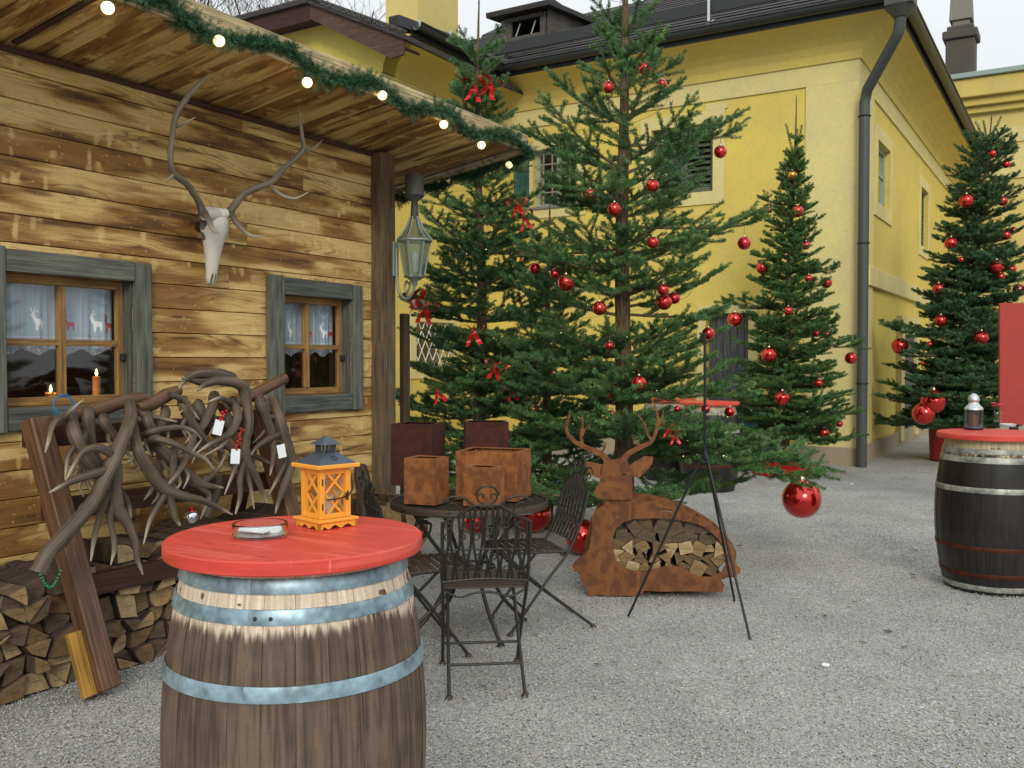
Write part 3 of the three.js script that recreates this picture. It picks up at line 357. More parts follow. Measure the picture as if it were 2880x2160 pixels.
// ---------- scorched wood hut ----------
const XH = -4.5, ZE = -5.6, ROOFS = 0.155, yRoof = x => 3.06 + (x + 4.5) * ROOFS, XE = -3.79, ZR = -6.39;
const hut = thing('wooden_hut', 'scorched timber hut with grey-framed windows and an overhanging plank roof', 'hut', V(XH, 0, -3));
function boardUV(g, L, vax, v0, band, off) { const p = g.attributes.position, uv = g.attributes.uv; for (let i = 0; i < p.count; i++) { const q = [p.getX(i), p.getY(i), p.getZ(i)]; uv.setXY(i, q[L] / 4 + off, (band + clamp((q[vax] - v0) / 0.14, 0.03, 0.97)) / 8); } return g; }
const HW = [[-2.67, -3.4, 1.29, 1.955], [-4.5, -5.21, 1.29, 1.955]];
{
  const r = mulberry(4), ph = 0.14;
  for (let k = 0; k < 22; k++) {
    const ya = k * ph, yb2 = Math.min(ya + ph, 3.05); let iv = [[0.5, ZE]];
    for (const w of HW) if (yb2 > w[2] && ya < w[3]) iv = iv.flatMap(([a, b]) => (w[0] < a && w[1] > b) ? [[a, w[0]], [w[1], b]] : [[a, b]]);
    for (const [a, b] of iv) {
      let z = a; while (z > b + 0.001) { let e = z - (1.7 + 1.8 * r()); if (e < b + 0.6) e = b; const pr = r() * 0.005; const g = rbox(0.03, yb2 - ya - 0.004, z - e - 0.002, XH - 0.015 + pr, (ya + yb2) / 2, (z + e) / 2, 0.004); part('wall_plank', boardUV(g, 2, 1, ya, Math.floor(r() * 8), r()), M.burnt, hut); z = e; }
    }
  }
  const endW = () => extr(poly([[-6.7, 0], [XH - 0.032, 0], [XH - 0.032, yRoof(XH) - 0.004], [-6.7, yRoof(-6.7) - 0.004]]), 0.05); part('inner_wall', mm(-6.7, -6.65, 0, yRoof(-6.7) - 0.01, 0.5, ZE), M.hutroom, hut); part('inner_wall', uvm(endW().translate(0, 0, ZE - 0.05)), M.hutroom, hut); part('inner_wall', uvm(endW().translate(0, 0, 0.5)), M.hutroom, hut);
  part('floor', mm(-6.6, XH - 0.04, 0.01, 0.06, 0.45, ZE), M.hutroom, hut);
  part('inner_shelf', mm(-5.3, XH - 0.16, 1.275, 1.31, 0.4, ZE + 0.05), M.darkwood, hut);
  part('top_batten', mm(XH + 0.006, XH + 0.028, 3.018, 3.042, 0.5, ZE + 0.16), M.darkwood, hut);
  part('corner_post', mm(XH - 0.06, XH + 0.1, 0, yRoof(XH) - 0.012, ZE + 0.15, ZE - 0.02, 0.012), M.post, hut);
  // soffit boards, one by one
  const ang = Math.atan(ROOFS); for (let k = 0; k < 49; k++) { const z = 0.45 - k * 0.14, g = rbox(3.02, 0.026, 0.137, 0, 0, 0, 0.004); boardUV(g, 0, 2, -0.07, Math.floor(r() * 8), r()); g.rotateZ(ang).translate(-5.29, yRoof(-5.29) + 0.013 + r() * 0.003, z); part('soffit_board', g, M.burnt, hut); }
  part('roof_deck', uvm(box(3.06, 0.05, 6.98)).rotateZ(ang).translate(-5.29, yRoof(-5.29) + 0.055, -2.96), M.shingle, hut);
  part('fascia', mm(XE + 0.002, XE + 0.03, yRoof(XE) - 0.015, yRoof(XE) + 0.12, 0.5, ZR - 0.09, 0.006), M.fascia, hut);
  part('fascia', uvm(rbox(3, 0.13, 0.028, 0, 0, 0, 0.006)).rotateZ(ang).translate(-5.3, yRoof(-5.3) + 0.05, ZR - 0.1), M.fascia, hut);
  part('roof_batten', uvm(rbox(0.66, 0.014, 0.035, 0, 0, 0, 0.004)).rotateZ(ang).translate(-4.13, yRoof(-4.13) - 0.008, -2.72), M.darkwood, hut);
}
function curtain(w, seed) { // printed half curtain with zigzag hem, hung behind the panes
  const c = document.createElement('canvas'); c.width = 1024; c.height = 512; const x = c.getContext('2d'), r = mulberry(seed);
  x.fillStyle = '#9fb4c2'; x.fillRect(0, 0, 1024, 512); for (let i = 0; i < 260; i++) { x.fillStyle = `rgba(${r() > 0.5 ? '255,255,255' : '120,140,150'},${0.05 + 0.1 * r()})`; x.fillRect(r() * 1024, 0, 1 + r() * 5, 512); }
  x.fillStyle = '#c2a0aa'; for (let i = 0; i < 4; i++) x.fillRect(215 + i * 265, 0, 9, 512);
  const deer = (X, Y, s, col) => { x.fillStyle = x.strokeStyle = col; x.lineWidth = 5 * s; x.beginPath(); x.moveTo(X - 8 * s, Y - 30 * s); x.lineTo(X + 4 * s, Y - 34 * s); x.lineTo(X + 16 * s, Y - 4 * s); x.lineTo(X + 58 * s, Y); x.lineTo(X + 66 * s, Y + 10 * s); x.lineTo(X + 62 * s, Y + 52 * s); x.lineTo(X + 54 * s, Y + 52 * s); x.lineTo(X + 50 * s, Y + 26 * s); x.lineTo(X + 28 * s, Y + 26 * s); x.lineTo(X + 20 * s, Y + 54 * s); x.lineTo(X + 12 * s, Y + 54 * s); x.lineTo(X + 10 * s, Y + 20 * s); x.lineTo(X, Y + 2 * s); x.lineTo(X - 14 * s, Y - 22 * s); x.closePath(); x.fill(); for (const [a, b] of [[-18, -58], [12, -60], [26, -46]]) { x.beginPath(); x.moveTo(X - 2 * s, Y - 30 * s); x.lineTo(X + a * s, Y + b * s); x.stroke(); } };
  deer(20, 300, 1.35, '#c02f34'); deer(330, 290, 1.25, '#f4f6f6'); deer(610, 300, 1.05, '#c02f34'); deer(840, 290, 1.2, '#f4f6f6'); deer(950, 300, 1.1, '#c02f34');
  x.fillStyle = '#d8dee2'; x.fillRect(0, 395, 1024, 5); for (let i = 0; i < 60; i++) { x.fillStyle = ['#c77a86', '#e8ecee', '#93a8b4'][Math.floor(r() * 3)]; x.fillRect(r() * 1024, 455 + r() * 50, 16, 12); }
  const t = new THREE.CanvasTexture(c); t.colorSpace = THREE.SRGBColorSpace; const [z0, z1, , y1] = w, pos = [], uv = [], idx = [], n = 96;
  for (let i = 0; i <= n; i++) { const u = i / n, z = lerp(z0 - 0.02, z1 + 0.02, u), q = md(u * 4.2, 1), yb2 = 1.585 - 0.036 * (1 - Math.abs(q * 2 - 1)), xx = XH - 0.135 + 0.008 * Math.sin(u * 34 + seed) + 0.004 * Math.sin(u * 91); pos.push(xx, y1 + 0.02, z, xx + 0.004 * Math.sin(u * 60), yb2, z); uv.push(u, 1, u, (yb2 - 1.549) / 0.43); if (i) idx.push(2 * i - 2, 2 * i - 1, 2 * i, 2 * i, 2 * i - 1, 2 * i + 1); }
  const g = new THREE.BufferGeometry(); g.setAttribute('position', new THREE.Float32BufferAttribute(pos, 3)); g.setAttribute('uv', new THREE.Float32BufferAttribute(uv, 2)); g.setIndex(idx); g.computeVertexNormals(); return [g, std('#ffffff', 0.9, { map: t, side: THREE.DoubleSide, transmission: 0.08, thickness: 0 })];
}
HW.forEach((w, k) => {
  const [z0, z1, y0, y1] = w, o = group('window', hut, V(XH, y0, (z0 + z1) / 2)), bw = 0.105, F = XH + 0.035, F0 = XH + 0.006;
  part('frame_board', uvm(mm(F0, F, y1, y1 + 0.11, z0 - (k ? 0.03 : 0), z1 + 0.001, 0.006)), k ? M.grey2 : M.grey, o);
  part('frame_board', uvm(mm(F0, F, y0 - 0.115, y0, z0 - (k ? 0.03 : 0), z1 + 0.001, 0.006)), M.grey2, o);
  part('frame_board', uvm(mm(F0, F + 0.006, y0 - 0.12, y1 + 0.12, z0 + bw, z0 - (k ? 0.032 : -0.001), 0.006)), M.grey, o);
  part('frame_board', uvm(mm(F0, F + 0.006, y0 - 0.12, y1 + 0.105, z1, z1 - bw, 0.006)), M.grey, o);
  const xs = XH - 0.09, xi = XH - 0.001; // reveal boards
  part('reveal', merge([mm(xs, F0 - 0.001, y0 + 0.001, y1 - 0.001, z1 + 0.001, z1 + 0.012), mm(xs, F0 - 0.001, y0 + 0.001, y1 - 0.001, z0 - 0.012, z0 - 0.001)]), M.grey2, o); part('reveal', merge([mm(xs, xi, y0 - 0.014, y0 - 0.001, z0 + 0.01, z1 - 0.01), mm(xs, xi, y1 + 0.001, y1 + 0.014, z0 + 0.01, z1 - 0.01)]), M.sash, o);
  const s = group('sash', o, V(XH - 0.07, y0, (z0 + z1) / 2)), X0 = XH - 0.095, X1 = XH - 0.06, fw = 0.045, ym = 1.615, zm = (z0 + z1) / 2 + 0.01, P2 = (a, b, c, d, n = 'rail') => part(n, mm(X0, X1, a, b, c, d, 0.005), M.sash, s);
  P2(y0, y1, z0, z0 - fw, 'stile'); P2(y0, y1, z1 + fw, z1, 'stile'); P2(y0, y0 + fw, z0 - fw, z1 + fw); P2(y1 - fw, y1, z0 - fw, z1 + fw); part('glazing_bar', mm(X0 + 0.002, X1 + 0.004, y0 + fw, y1 - fw, zm + 0.02, zm - 0.02, 0.005), M.sash, s); part('glazing_bar', mm(X0 + 0.004, X1, ym - 0.016, ym + 0.016, z0 - fw, z1 + fw, 0.004), M.sash, s);
  for (const [a, b] of [[z0 - fw, zm + 0.02], [zm - 0.02, z1 + fw]]) for (const [c, d] of [[y0 + fw, ym - 0.016], [ym + 0.016, y1 - fw]]) part('pane', mm(XH - 0.08, XH - 0.077, c, d, a, b), M.glass, s);
  part('catch', mm(X1, X1 + 0.03, 1.52, 1.56, z1 + 0.035, z1 + 0.01, 0.004), M.black, s);
  const [cg, cm] = curtain(w, k + 2); part('curtain', cg, cm, o);
});
{ // candles glowing behind the nearer window
  for (const [px, py, rr, h, lab] of [[143, 1128, 0.03, 0.035, 'low orange candle glowing on the shelf behind the near hut window'], [272, 1120, 0.022, 0.12, 'tall burning pillar candle on the shelf inside the near hut window']]) {
    const p = onX(px, py, -4.82), o = thing('candle', lab, 'candle', V(p.x, 1.3105, p.z), 'candles inside the hut');
    part('wax', new THREE.CylinderGeometry(rr, rr, h, 20).translate(0, h / 2, 0), std('#e2924a', 0.5), o, false);
    const fl = std([1, 0.7, 0.3], 0.5, { emissive: new THREE.Color(1, 0.62, 0.22), emissiveIntensity: 7 }); part('flame', lathe([[0.0005, 0], [0.006, 0.006], [0.008, 0.014], [0.005, 0.028], [0.0005, 0.042]], 10).translate(0, h + 0.004, 0), fl, o, false); part('wick', new THREE.CylinderGeometry(0.001, 0.001, 0.008, 5).translate(0, h + 0.003, 0), M.black, o, false);
    const L = new THREE.PointLight(new THREE.Color(1, 0.6, 0.25), 0.07); L.position.set(0, h + 0.03, 0); L.castShadow = true; L.shadow.radius = 0.6; L.name = 'candle_light'; o.add(L);
  }
}
// second, lower dark plank post beyond the hut corner
{ const p = onZ(1139, 1200, -6.1); solo('plank_post', mm(p.x - 0.026, p.x + 0.026, 0, 1.9, -6.14, -6.06, 0.01), std('#6e5e4a', 0.9, { map: T_grain }), 'dark upright plank standing on the ground just past the hut corner post', 'post'); }

// ---------- needle tufts shared by garland and trees ----------
function twigGeo(seed, len, n, nl, nw, spread = 1) {
  const r = mulberry(seed), pos = [], idx = [];
  const push = (a, b, c, d) => { const k = pos.length / 3; pos.push(...a, ...b, ...c, ...d); idx.push(k, k + 1, k + 2, k + 2, k + 1, k + 3); };
  for (let i = 0; i < n; i++) {
    const t = (i + r()) / n, a = i * 2.4 + r() * 0.8, rad = V(Math.cos(a), 0, Math.sin(a)); if (rad.z < -0.55 && r() < 0.6) rad.z *= -1;
    const dir = rad.clone().multiplyScalar(0.8 * spread).add(V(0, 0.62 + 0.35 * t, 0.12)).normalize(), b = V(0, t * len, 0), L = nl * (0.75 + 0.4 * r()) * (t > 0.9 ? 0.8 : 1), side = dir.clone().cross(V(r() - 0.5, r() - 0.5, r() - 0.5)).normalize().multiplyScalar(nw / 2), mid = b.clone().addScaledVector(dir, L * 0.45), tip = b.clone().addScaledVector(dir, L);
    push(b.toArray(), mid.clone().add(side).toArray(), mid.clone().sub(side).toArray(), tip.toArray());
  }
  for (const a of [0, 2.1, 4.2]) { const w = 0.0018; push([Math.cos(a) * w, 0, Math.sin(a) * w], [Math.cos(a + 2.1) * w, 0, Math.sin(a + 2.1) * w], [Math.cos(a) * w * 0.6, len, Math.sin(a) * w * 0.6], [Math.cos(a + 2.1) * w * 0.6, len, Math.sin(a + 2.1) * w * 0.6]); }
  const g = new THREE.BufferGeometry(); g.setAttribute('position', new THREE.Float32BufferAttribute(pos, 3)); g.setIndex(idx); const h = g.toNonIndexed(); h.computeVertexNormals(); return h;
}
const TW = [twigGeo(1, 0.1, 84, 0.024, 0.0042), twigGeo(2, 0.1, 70, 0.027, 0.0044)], GW = twigGeo(5, 0.07, 34, 0.03, 0.003, 1.2);
function instances(name, geo, mat, list, parent, tint, seed) { // list of [pos, dir, len scale, width scale]
  const im = new THREE.InstancedMesh(geo, mat, list.length), m = new THREE.Matrix4(), q = new THREE.Quaternion(), Y = V(0, 1, 0), r = mulberry(seed), c = new THREE.Color(), q2 = new THREE.Quaternion(), off = parent.position;
  list.forEach(([p, d, s, w], i) => { q.setFromUnitVectors(Y, d); q2.setFromAxisAngle(Y, r() * 6.28); m.compose(p.clone().sub(off), q.multiply(q2), V(w, s, w)); im.setMatrixAt(i, m); const k = 0.75 + 0.5 * r(), h = r() - 0.5; im.setColorAt(i, c.setRGB(tint[0] * k * (1 + 0.3 * h), tint[1] * k, tint[2] * k * (1 - 0.3 * h))); });
  im.name = name; im.userData.kind = 'stuff'; parent.add(im); return im;
}
function garland(pts, n, seed, label) {
  const r = mulberry(seed), c = new THREE.CatmullRomCurve3(pts), L = [], o = thing('pine_garland', label, 'garland', pts[0].clone(), 'garlands on the hut eave');
  part('cord', tube(c.getPoints(80), 0.006, 5), std([0.02, 0.06, 0.03], 0.8), o);
  for (let i = 0; i < n; i++) { const t = r(), p = c.getPoint(t), tg = c.getTangent(t), lump = 0.6 + 0.8 * vn(t * 60, seed), d = tg.clone().multiplyScalar((r() - 0.5) * 2.2).add(V(r() - 0.5, r() - 0.5, r() - 0.5).multiplyScalar(1.8)).normalize(); L.push([p.add(V((r() - 0.5) * 0.03, (r() - 0.5) * 0.03, (r() - 0.5) * 0.03)), d, lump * (0.5 + 0.7 * r()), 0.85]); }
  instances('foliage', GW, M.needle, L, o, [0.026, 0.09, 0.034], seed);
}
const bulbPx = [[303, 22], [616, 115], [864, 232], [1075, 268], [1248, 350], [1354, 408]];
{
  const gp = []; const g0 = V(XE + 0.05, yRoof(XE) + 0.03, 0.4), g1 = V(XE + 0.05, yRoof(XE) + 0.03, ZR - 0.06); for (let i = 0; i <= 26; i++) { const p = g0.clone().lerp(g1, i / 26); p.y += -0.02 + 0.045 * Math.sin(i * 2.1) * (i % 3 ? 1 : 0.4); p.x += 0.012 * Math.sin(i * 1.3); gp.push(p); }
  garland(gp, 3400, 3, 'green needle garland strung along the front eave of the hut');
  const e0 = V(XE + 0.04, yRoof(XE) + 0.0, ZR - 0.13), e1 = V(-5.5, yRoof(-5.5) - 0.04, ZR - 0.13), ep = []; for (let i = 0; i <= 10; i++) { const p = e0.clone().lerp(e1, i / 10); p.y += -0.03 * (i % 2); ep.push(p); }
  garland(ep, 1400, 8, 'shorter green garland wrapped round the gable end of the hut roof');
  const pos = bulbPx.map(q => onX(q[0], q[1], XE + 0.06)).concat([onZ(1432, 463, ZR - 0.12), onZ(1267, 509, ZR - 0.15)]);
  const lab = ['round warm bulb at the camera-side start of the eave garland', 'bulb', 'bulb'];
  pos.forEach((p, i) => {
    const o = thing('light_bulb', i < 6 ? 'glowing round bulb hanging from the front eave garland' : i === 6 ? 'glowing round bulb at the very corner of the hut eave' : 'glowing round bulb under the gable end garland beside the wall lantern', 'light bulb', p, 'string lights on the hut eave');
    part('globe', new THREE.SphereGeometry(0.029, 20, 14), std([1, 0.85, 0.6], 0.3, { emissive: new THREE.Color(1, 0.74, 0.4), emissiveIntensity: 1.7 }), o, false);
    part('socket', new THREE.CylinderGeometry(0.013, 0.016, 0.045, 10).translate(0, 0.042, 0), M.black, o, false);
    const yT = (i < 6 ? yRoof(XE) + 0.02 : yRoof(p.x) + 0.0) - p.y; if (yT > 0.06) part('lead', tube([V(0, 0.06, 0), V(-0.005, Math.max(0.065, yT), 0)], 0.004, 5), M.black, o, false);
    const L = new THREE.PointLight(new THREE.Color(1, 0.7, 0.4), 0.035); L.castShadow = true; L.shadow.radius = 1.3; L.name = 'bulb_light'; o.add(L);
  });
}
// ---------- wall lantern on the corner post ----------
{
  const c = onX(1166, 690, -4.2), o = thing('wall_lantern', 'unlit antique glass lantern on a scrolled bracket at the hut corner post', 'lantern', V(c.x, 0, c.z)), yb0 = onX(1166, 778, -4.2).y, yt = onX(1166, 680, -4.2).y, yn = onX(1166, 610, -4.2).y;
  o.position.y = yb0; const n = 6, R0 = 0.07, R1 = 0.115, h = yt - yb0, ring = (r, y, i) => V(Math.cos(i / n * 6.283 + 0.3) * r, y, Math.sin(i / n * 6.283 + 0.3) * r);
  for (let i = 0; i < n; i++) { part('rib', beam(ring(R0, 0, i), ring(R1, h, i), 0.012, 0.012, V(0, 0, 1), 0.003), M.lampGreen, o, false); part('pane', quad(ring(R0 * 0.97, 0, i), ring(R0 * 0.97, 0, i + 1), ring(R1 * 0.97, h, i + 1), ring(R1 * 0.97, h, i)), M.dusty, o, false); part('roof_rib', tube([ring(R1 + 0.01, h + 0.02, i), ring(R1 * 0.6, h + 0.09, i), ring(0.03, yn - yb0, i)], [0.007, 0.006, 0.006], 5, { n: 8 }), M.lampGreen, o, false); }
  part('rim', new THREE.TorusGeometry(R1 + 0.006, 0.012, 6, 6).rotateX(Math.PI / 2).rotateY(-0.3).translate(0, h + 0.008, 0), M.lampGreen, o, false); part('rim', new THREE.TorusGeometry(R0, 0.01, 6, 6).rotateX(Math.PI / 2).rotateY(-0.3), M.lampGreen, o, false);
  part('hood', lathe([[R1 + 0.004, h + 0.02], [R1 * 0.75, h + 0.05], [R1 * 0.5, h + 0.11], [0.028, yn - yb0]], 6).rotateY(Math.PI / 2 - 0.3), M.dusty, o, false);
  part('chimney', lathe([[0.022, yn - yb0 - 0.01], [0.03, yn - yb0 + 0.01], [0.026, yn - yb0 + 0.06], [0.024, yn - yb0 + 0.11], [0.072, yn - yb0 + 0.15], [0.07, yn - yb0 + 0.155], [0.068, yn - yb0 + 0.3], [0.001, yn - yb0 + 0.3]], 20), M.pipe, o, false);
  part('bulb', lathe([[0.001, 0.02], [0.018, 0.03], [0.02, 0.09], [0.032, 0.13], [0.028, 0.17], [0.001, 0.19]], 14), std('#e9e4d8', 0.35), o, false); part('base', lathe([[R0 + 0.008, 0.004], [R0 * 0.7, -0.02], [0.018, -0.035], [0.022, -0.06], [0.001, -0.075]], 12), M.lampGreen, o, false);
  const pa = V(-4.395 - c.x, 0.16, -0.02), q = (x, y) => V(lerp(0, pa.x, x), y, -0.02 * x); part('bracket', merge([tube([V(0, -0.06, 0), q(0.12, -0.12), q(0.4, -0.16), q(0.75, -0.12), q(0.9, -0.02), q(0.92, 0.1)], 0.011, 7, { n: 30 }), tube([q(0.3, -0.05), q(0.42, -0.03), q(0.5, -0.07), q(0.42, -0.115), q(0.3, -0.09), q(0.2, -0.03)], 0.008, 6, { n: 24 }), tube([q(0.92, 0.1), q(0.94, 0.22)], 0.01, 6)]), M.lampGreen, o, false);
  part('wall_plate', rbox(0.02, 0.26, 0.06, pa.x + 0.002, 0.14, -0.02, 0.006), M.lampGreen, o, false);
}
// ---------- deer skull with antlers on the wall ----------
const antlerCol = (t, R) => { const k = sst(0.0145, 0.0055, R); return mix3([0.2, 0.15, 0.105], [0.74, 0.63, 0.46], k); };
const oldAntlerCol = (t, R) => mix3([0.26, 0.215, 0.165], [0.66, 0.58, 0.46], clamp(sst(0.017, 0.008, R) + 0.5 * t));
function antlerGeo(segs, pl, sc, ox, oy, seed, col = antlerCol, fat = 1) { // segs: lists of [zoom x, zoom y, zoom radius, x metres]
  return merge(segs.map((s, i) => { const P = s.map(q => onX(ox + q[0] / sc, oy + q[1] / sc, pl + (q[3] ?? 0))), R = s.map((q, j) => Math.max(0.0022, fat * q[2] / sc * P[j].distanceTo(camera.position) / FPX)); return tube(P, R, 9, { n: Math.max(10, s.length * 6), bump: 0.28, bf: 40, seed: seed + i, col }); }));
}
{
  const c = onX(596, 690, XH + 0.14), o = thing('deer_skull', 'bleached deer skull with long forked antlers mounted on the hut wall', 'skull', V(XH, c.y - 0.3, c.z)), sc = 2.676;
  const top = onX(440 + 400 / sc, 200 + 1010 / sc, XH + 0.1), bot = onX(440 + 355 / sc, 200 + 1600 / sc, XH + 0.08), L = top.distanceTo(bot);
  // loft along the snout: t, half width, depth above the wall, back depth
  const S = [[0.03, 0.02, 0.05], [0.06, 0.05, 0.085], [0.12, 0.078, 0.115], [0.22, 0.094, 0.14], [0.32, 0.094, 0.135], [0.42, 0.075, 0.12], [0.55, 0.058, 0.1], [0.7, 0.044, 0.08], [0.82, 0.037, 0.064], [0.93, 0.036, 0.05], [1.0, 0.026, 0.034], [1.03, 0.006, 0.015]], n = 20, pos = [], idx = [];
  S.forEach(([t, w, d]) => { for (let k = 0; k < n; k++) { const a = k / n * Math.PI * 2, ca = Math.cos(a), sa = Math.sin(a); pos.push(0.045 + d * 0.55 + d * 0.5 * ca * (ca > 0 ? 1 : 0.8), -t * L, w * Math.sign(sa) * Math.pow(Math.abs(sa), 0.85)); } });
  for (let i = 0; i < S.length - 1; i++) for (let k = 0; k < n; k++) { const a = i * n + k, b = i * n + (k + 1) % n, e = a + n, f = b + n; idx.push(a, e, b, b, e, f); }
  for (const [i, s] of [[0, 1], [S.length - 1, -1]]) { const c0 = pos.length / 3; pos.push(0.045 + S[i][2] * 0.55, -S[i][0] * L, 0); for (let k = 0; k < n; k++) { const a = i * n + k, b = i * n + (k + 1) % n; s > 0 ? idx.push(c0, a, b) : idx.push(c0, b, a); } }
  const g = new THREE.BufferGeometry(); g.setAttribute('position', new THREE.Float32BufferAttribute(pos, 3)); g.setIndex(idx); g.computeVertexNormals(); g.setAttribute('uv', new THREE.Float32BufferAttribute(new Float32Array(pos.length / 3 * 2), 2));
  const ev = new Evaluator(); ev.useGroups = false; let b = new Brush(g); b.updateMatrixWorld();
  const cut = (x, y, z, rx, ry2, rz) => { const q = new Brush(new THREE.SphereGeometry(1, 14, 10).scale(rx, ry2, rz).translate(x, y, z)); q.updateMatrixWorld(); b = ev.evaluate(b, q, SUBTRACTION); };
  for (const s of [-1, 1]) { cut(0.12, -0.27 * L, s * 0.092, 0.036, 0.04, 0.04); cut(0.105, -0.42 * L, s * 0.07, 0.018, 0.03, 0.02); cut(0.085, -0.95 * L, s * 0.012, 0.03, 0.04, 0.007); }
  const sk = toCreasedNormals(b.geometry, 0.7); uvm(sk); sk.rotateZ(0.06).translate(XH + 0.01, top.y, top.z); part('skull', sk, M.bone, o);
  part('antler', antlerGeo([[[352, 1085, 34, 0.2], [332, 1010, 26, 0.2], [300, 950, 25, 0.21], [230, 850, 24, 0.24], [130, 770, 24, 0.28], [105, 650, 20, 0.32], [120, 480, 20, 0.36], [155, 320, 22, 0.4], [230, 200, 21, 0.43], [320, 95, 15, 0.46], [405, 15, 3, 0.48]], [[135, 775, 16, 0.27], [105, 805, 13, 0.31], [72, 838, 3, 0.33]], [[130, 430, 13, 0.36], [200, 395, 11, 0.42], [292, 348, 3, 0.46]], [[362, 1060, 22, 0.22], [398, 1130, 20, 0.29], [425, 1190, 15, 0.34], [475, 1225, 4, 0.38]]], XH, sc, 440, 200, 3, oldAntlerCol), M.antler, o);
  part('antler', antlerGeo([[[535, 1068, 34, 0.18], [560, 1045, 27, 0.17], [610, 980, 26, 0.17], [680, 910, 25, 0.16], [780, 868, 24, 0.2], [870, 830, 22, 0.24], [960, 730, 20, 0.27], [1060, 640, 20, 0.3], [1105, 580, 18, 0.33], [1095, 480, 15, 0.37], [1082, 380, 10, 0.4], [1070, 262, 2, 0.43]], [[1090, 605, 13, 0.31], [1180, 580, 11, 0.33], [1248, 522, 3, 0.35]], [[850, 855, 15, 0.23], [940, 930, 12, 0.3], [1040, 958, 11, 0.34], [1150, 908, 3, 0.37]], [[565, 1070, 22, 0.19], [610, 1150, 18, 0.24], [680, 1220, 13, 0.25], [740, 1245, 9, 0.29], [832, 1238, 3, 0.32]]], XH, sc, 440, 200, 9, oldAntlerCol), M.antler, o);
  { const mid = V(XH + 0.15, top.y - 0.14 * L, top.z); for (const [a, b, dx] of [[352, 1085, 0.2], [535, 1068, 0.18]]) part('pedicle', tube([mid, onX(440 + a / sc, 200 + b / sc, XH + dx)], [0.05, 0.027], 12), M.bone, o); }
  part('wall_plug', new THREE.CylinderGeometry(0.03, 0.03, 0.06, 10).rotateZ(Math.PI / 2).translate(XH + 0.035, top.y - 0.12, top.z), M.darkwood, o);
}

// ---------- barrels with red tops ----------
const barR = y => 0.29 + 0.066 * (1 - Math.pow((y - 0.5) / 0.5, 2));
function barrelTable(p, label, lTop, sm, hoops, seed) {
  const o = thing('wine_barrel', label, 'barrel', p, 'barrel tables'), n = 26, r = mulberry(seed); o.rotation.y = seed;
  for (let k = 0; k < n; k++) {
    const a0 = k / n * 6.28319 + 0.0018, a1 = (k + 1) / n * 6.28319 - 0.0018, am = (a0 + a1) / 2, pos = [], nor = [], uv = [], idx = [], N = 14, jut = (r() - 0.5) * 0.003;
    for (let i = 0; i <= N; i++) { const y = i / N; for (let j = 0; j < 6; j++) { const a = [a0, a0, am, a1, a1, am][j], rr = barR(y) + jut + [-0.02, 0, 0.0015, 0, -0.02, -0.02][j], sl = -0.264 * (y - 0.5); pos.push(Math.cos(a) * rr, y, Math.sin(a) * rr); const m = j < 4 && j > 0 ? 1 : -1; nor.push(Math.cos(a) * m, -sl * m, Math.sin(a) * m); uv.push(a / 6.28319, y); } }
    for (let i = 0; i < N; i++) for (let j = 0; j < 6; j++) { const a = i * 6 + j, b = i * 6 + (j + 1) % 6; idx.push(a, a + 6, b, b, a + 6, b + 6); }
    const g = new THREE.BufferGeometry(); g.setAttribute('position', new THREE.Float32BufferAttribute(pos, 3)); g.setAttribute('normal', new THREE.Float32BufferAttribute(nor, 3)); g.setAttribute('uv', new THREE.Float32BufferAttribute(uv, 2)); g.setIndex(idx); part('stave', g, sm, o, false);
  }
  part('head', new THREE.CylinderGeometry(0.268, 0.268, 0.02, 40).translate(0, 0.965, 0), M.legwood, o, false); part('bottom', new THREE.CylinderGeometry(0.268, 0.268, 0.02, 40).translate(0, 0.04, 0), M.legwood, o, false);
  for (const [y, h, m] of hoops) { const f = q => barR(q) + 0.0035, P = [[f(y - h / 2) - 0.002, y - h / 2], [f(y - h / 2) + 0.002, y - h / 2 + 0.001], [f(y) + 0.002, y], [f(y + h / 2) + 0.002, y + h / 2 - 0.001], [f(y + h / 2) - 0.002, y + h / 2]], g = lathe(P, 64); const u = g.attributes.uv, ps = g.attributes.position; for (let i = 0; i < u.count; i++) u.setXY(i, u.getX(i) * 2.1, ps.getY(i)); const hp = part('hoop', g, m, o, false); if (m === M.zinc && y > 0.8 && y < 0.95) for (const da of [-0.03, 0.09]) { const w = camera.position.clone().sub(p), a = Math.atan2(w.z, w.x) + 0.22 + da + seed, R2 = barR(y) + 0.005; part('rivet', new THREE.SphereGeometry(0.0055, 8, 6).translate(Math.cos(a) * R2, y - 0.002, Math.sin(a) * R2), M.iron, o, false); } }
  const t = thing('barrel_tabletop', lTop, 'tabletop', V(p.x, 1.002, p.z), 'red barrel tops'), R = 0.347, T = 0.038, g = lathe([[0.0005, 0], [R - 0.004, 0], [R, 0.004], [R, T - 0.004], [R - 0.004, T], [0.0005, T]], 72); const tg = toCreasedNormals(g.toNonIndexed(), 0.6); { const q = tg.attributes.position, u = tg.attributes.uv; for (let i = 0; i < q.count; i++) { const yy = q.getY(i), a = Math.atan2(q.getZ(i), q.getX(i)); Math.hypot(q.getX(i), q.getZ(i)) > R - 0.005 && yy > 0.002 && yy < T - 0.002 ? u.setXY(i, a * R, yy) : u.setXY(i, q.getX(i), q.getZ(i)); } } part('board', tg, M.red, t, false);
  return o;
}
const B1 = atD(829, 1015, 2.6), B2 = atD(2795, 1015, 6.38), B3 = atD(1996, 1015, 11.2), B4 = atD(1880, 1015, 12.2);
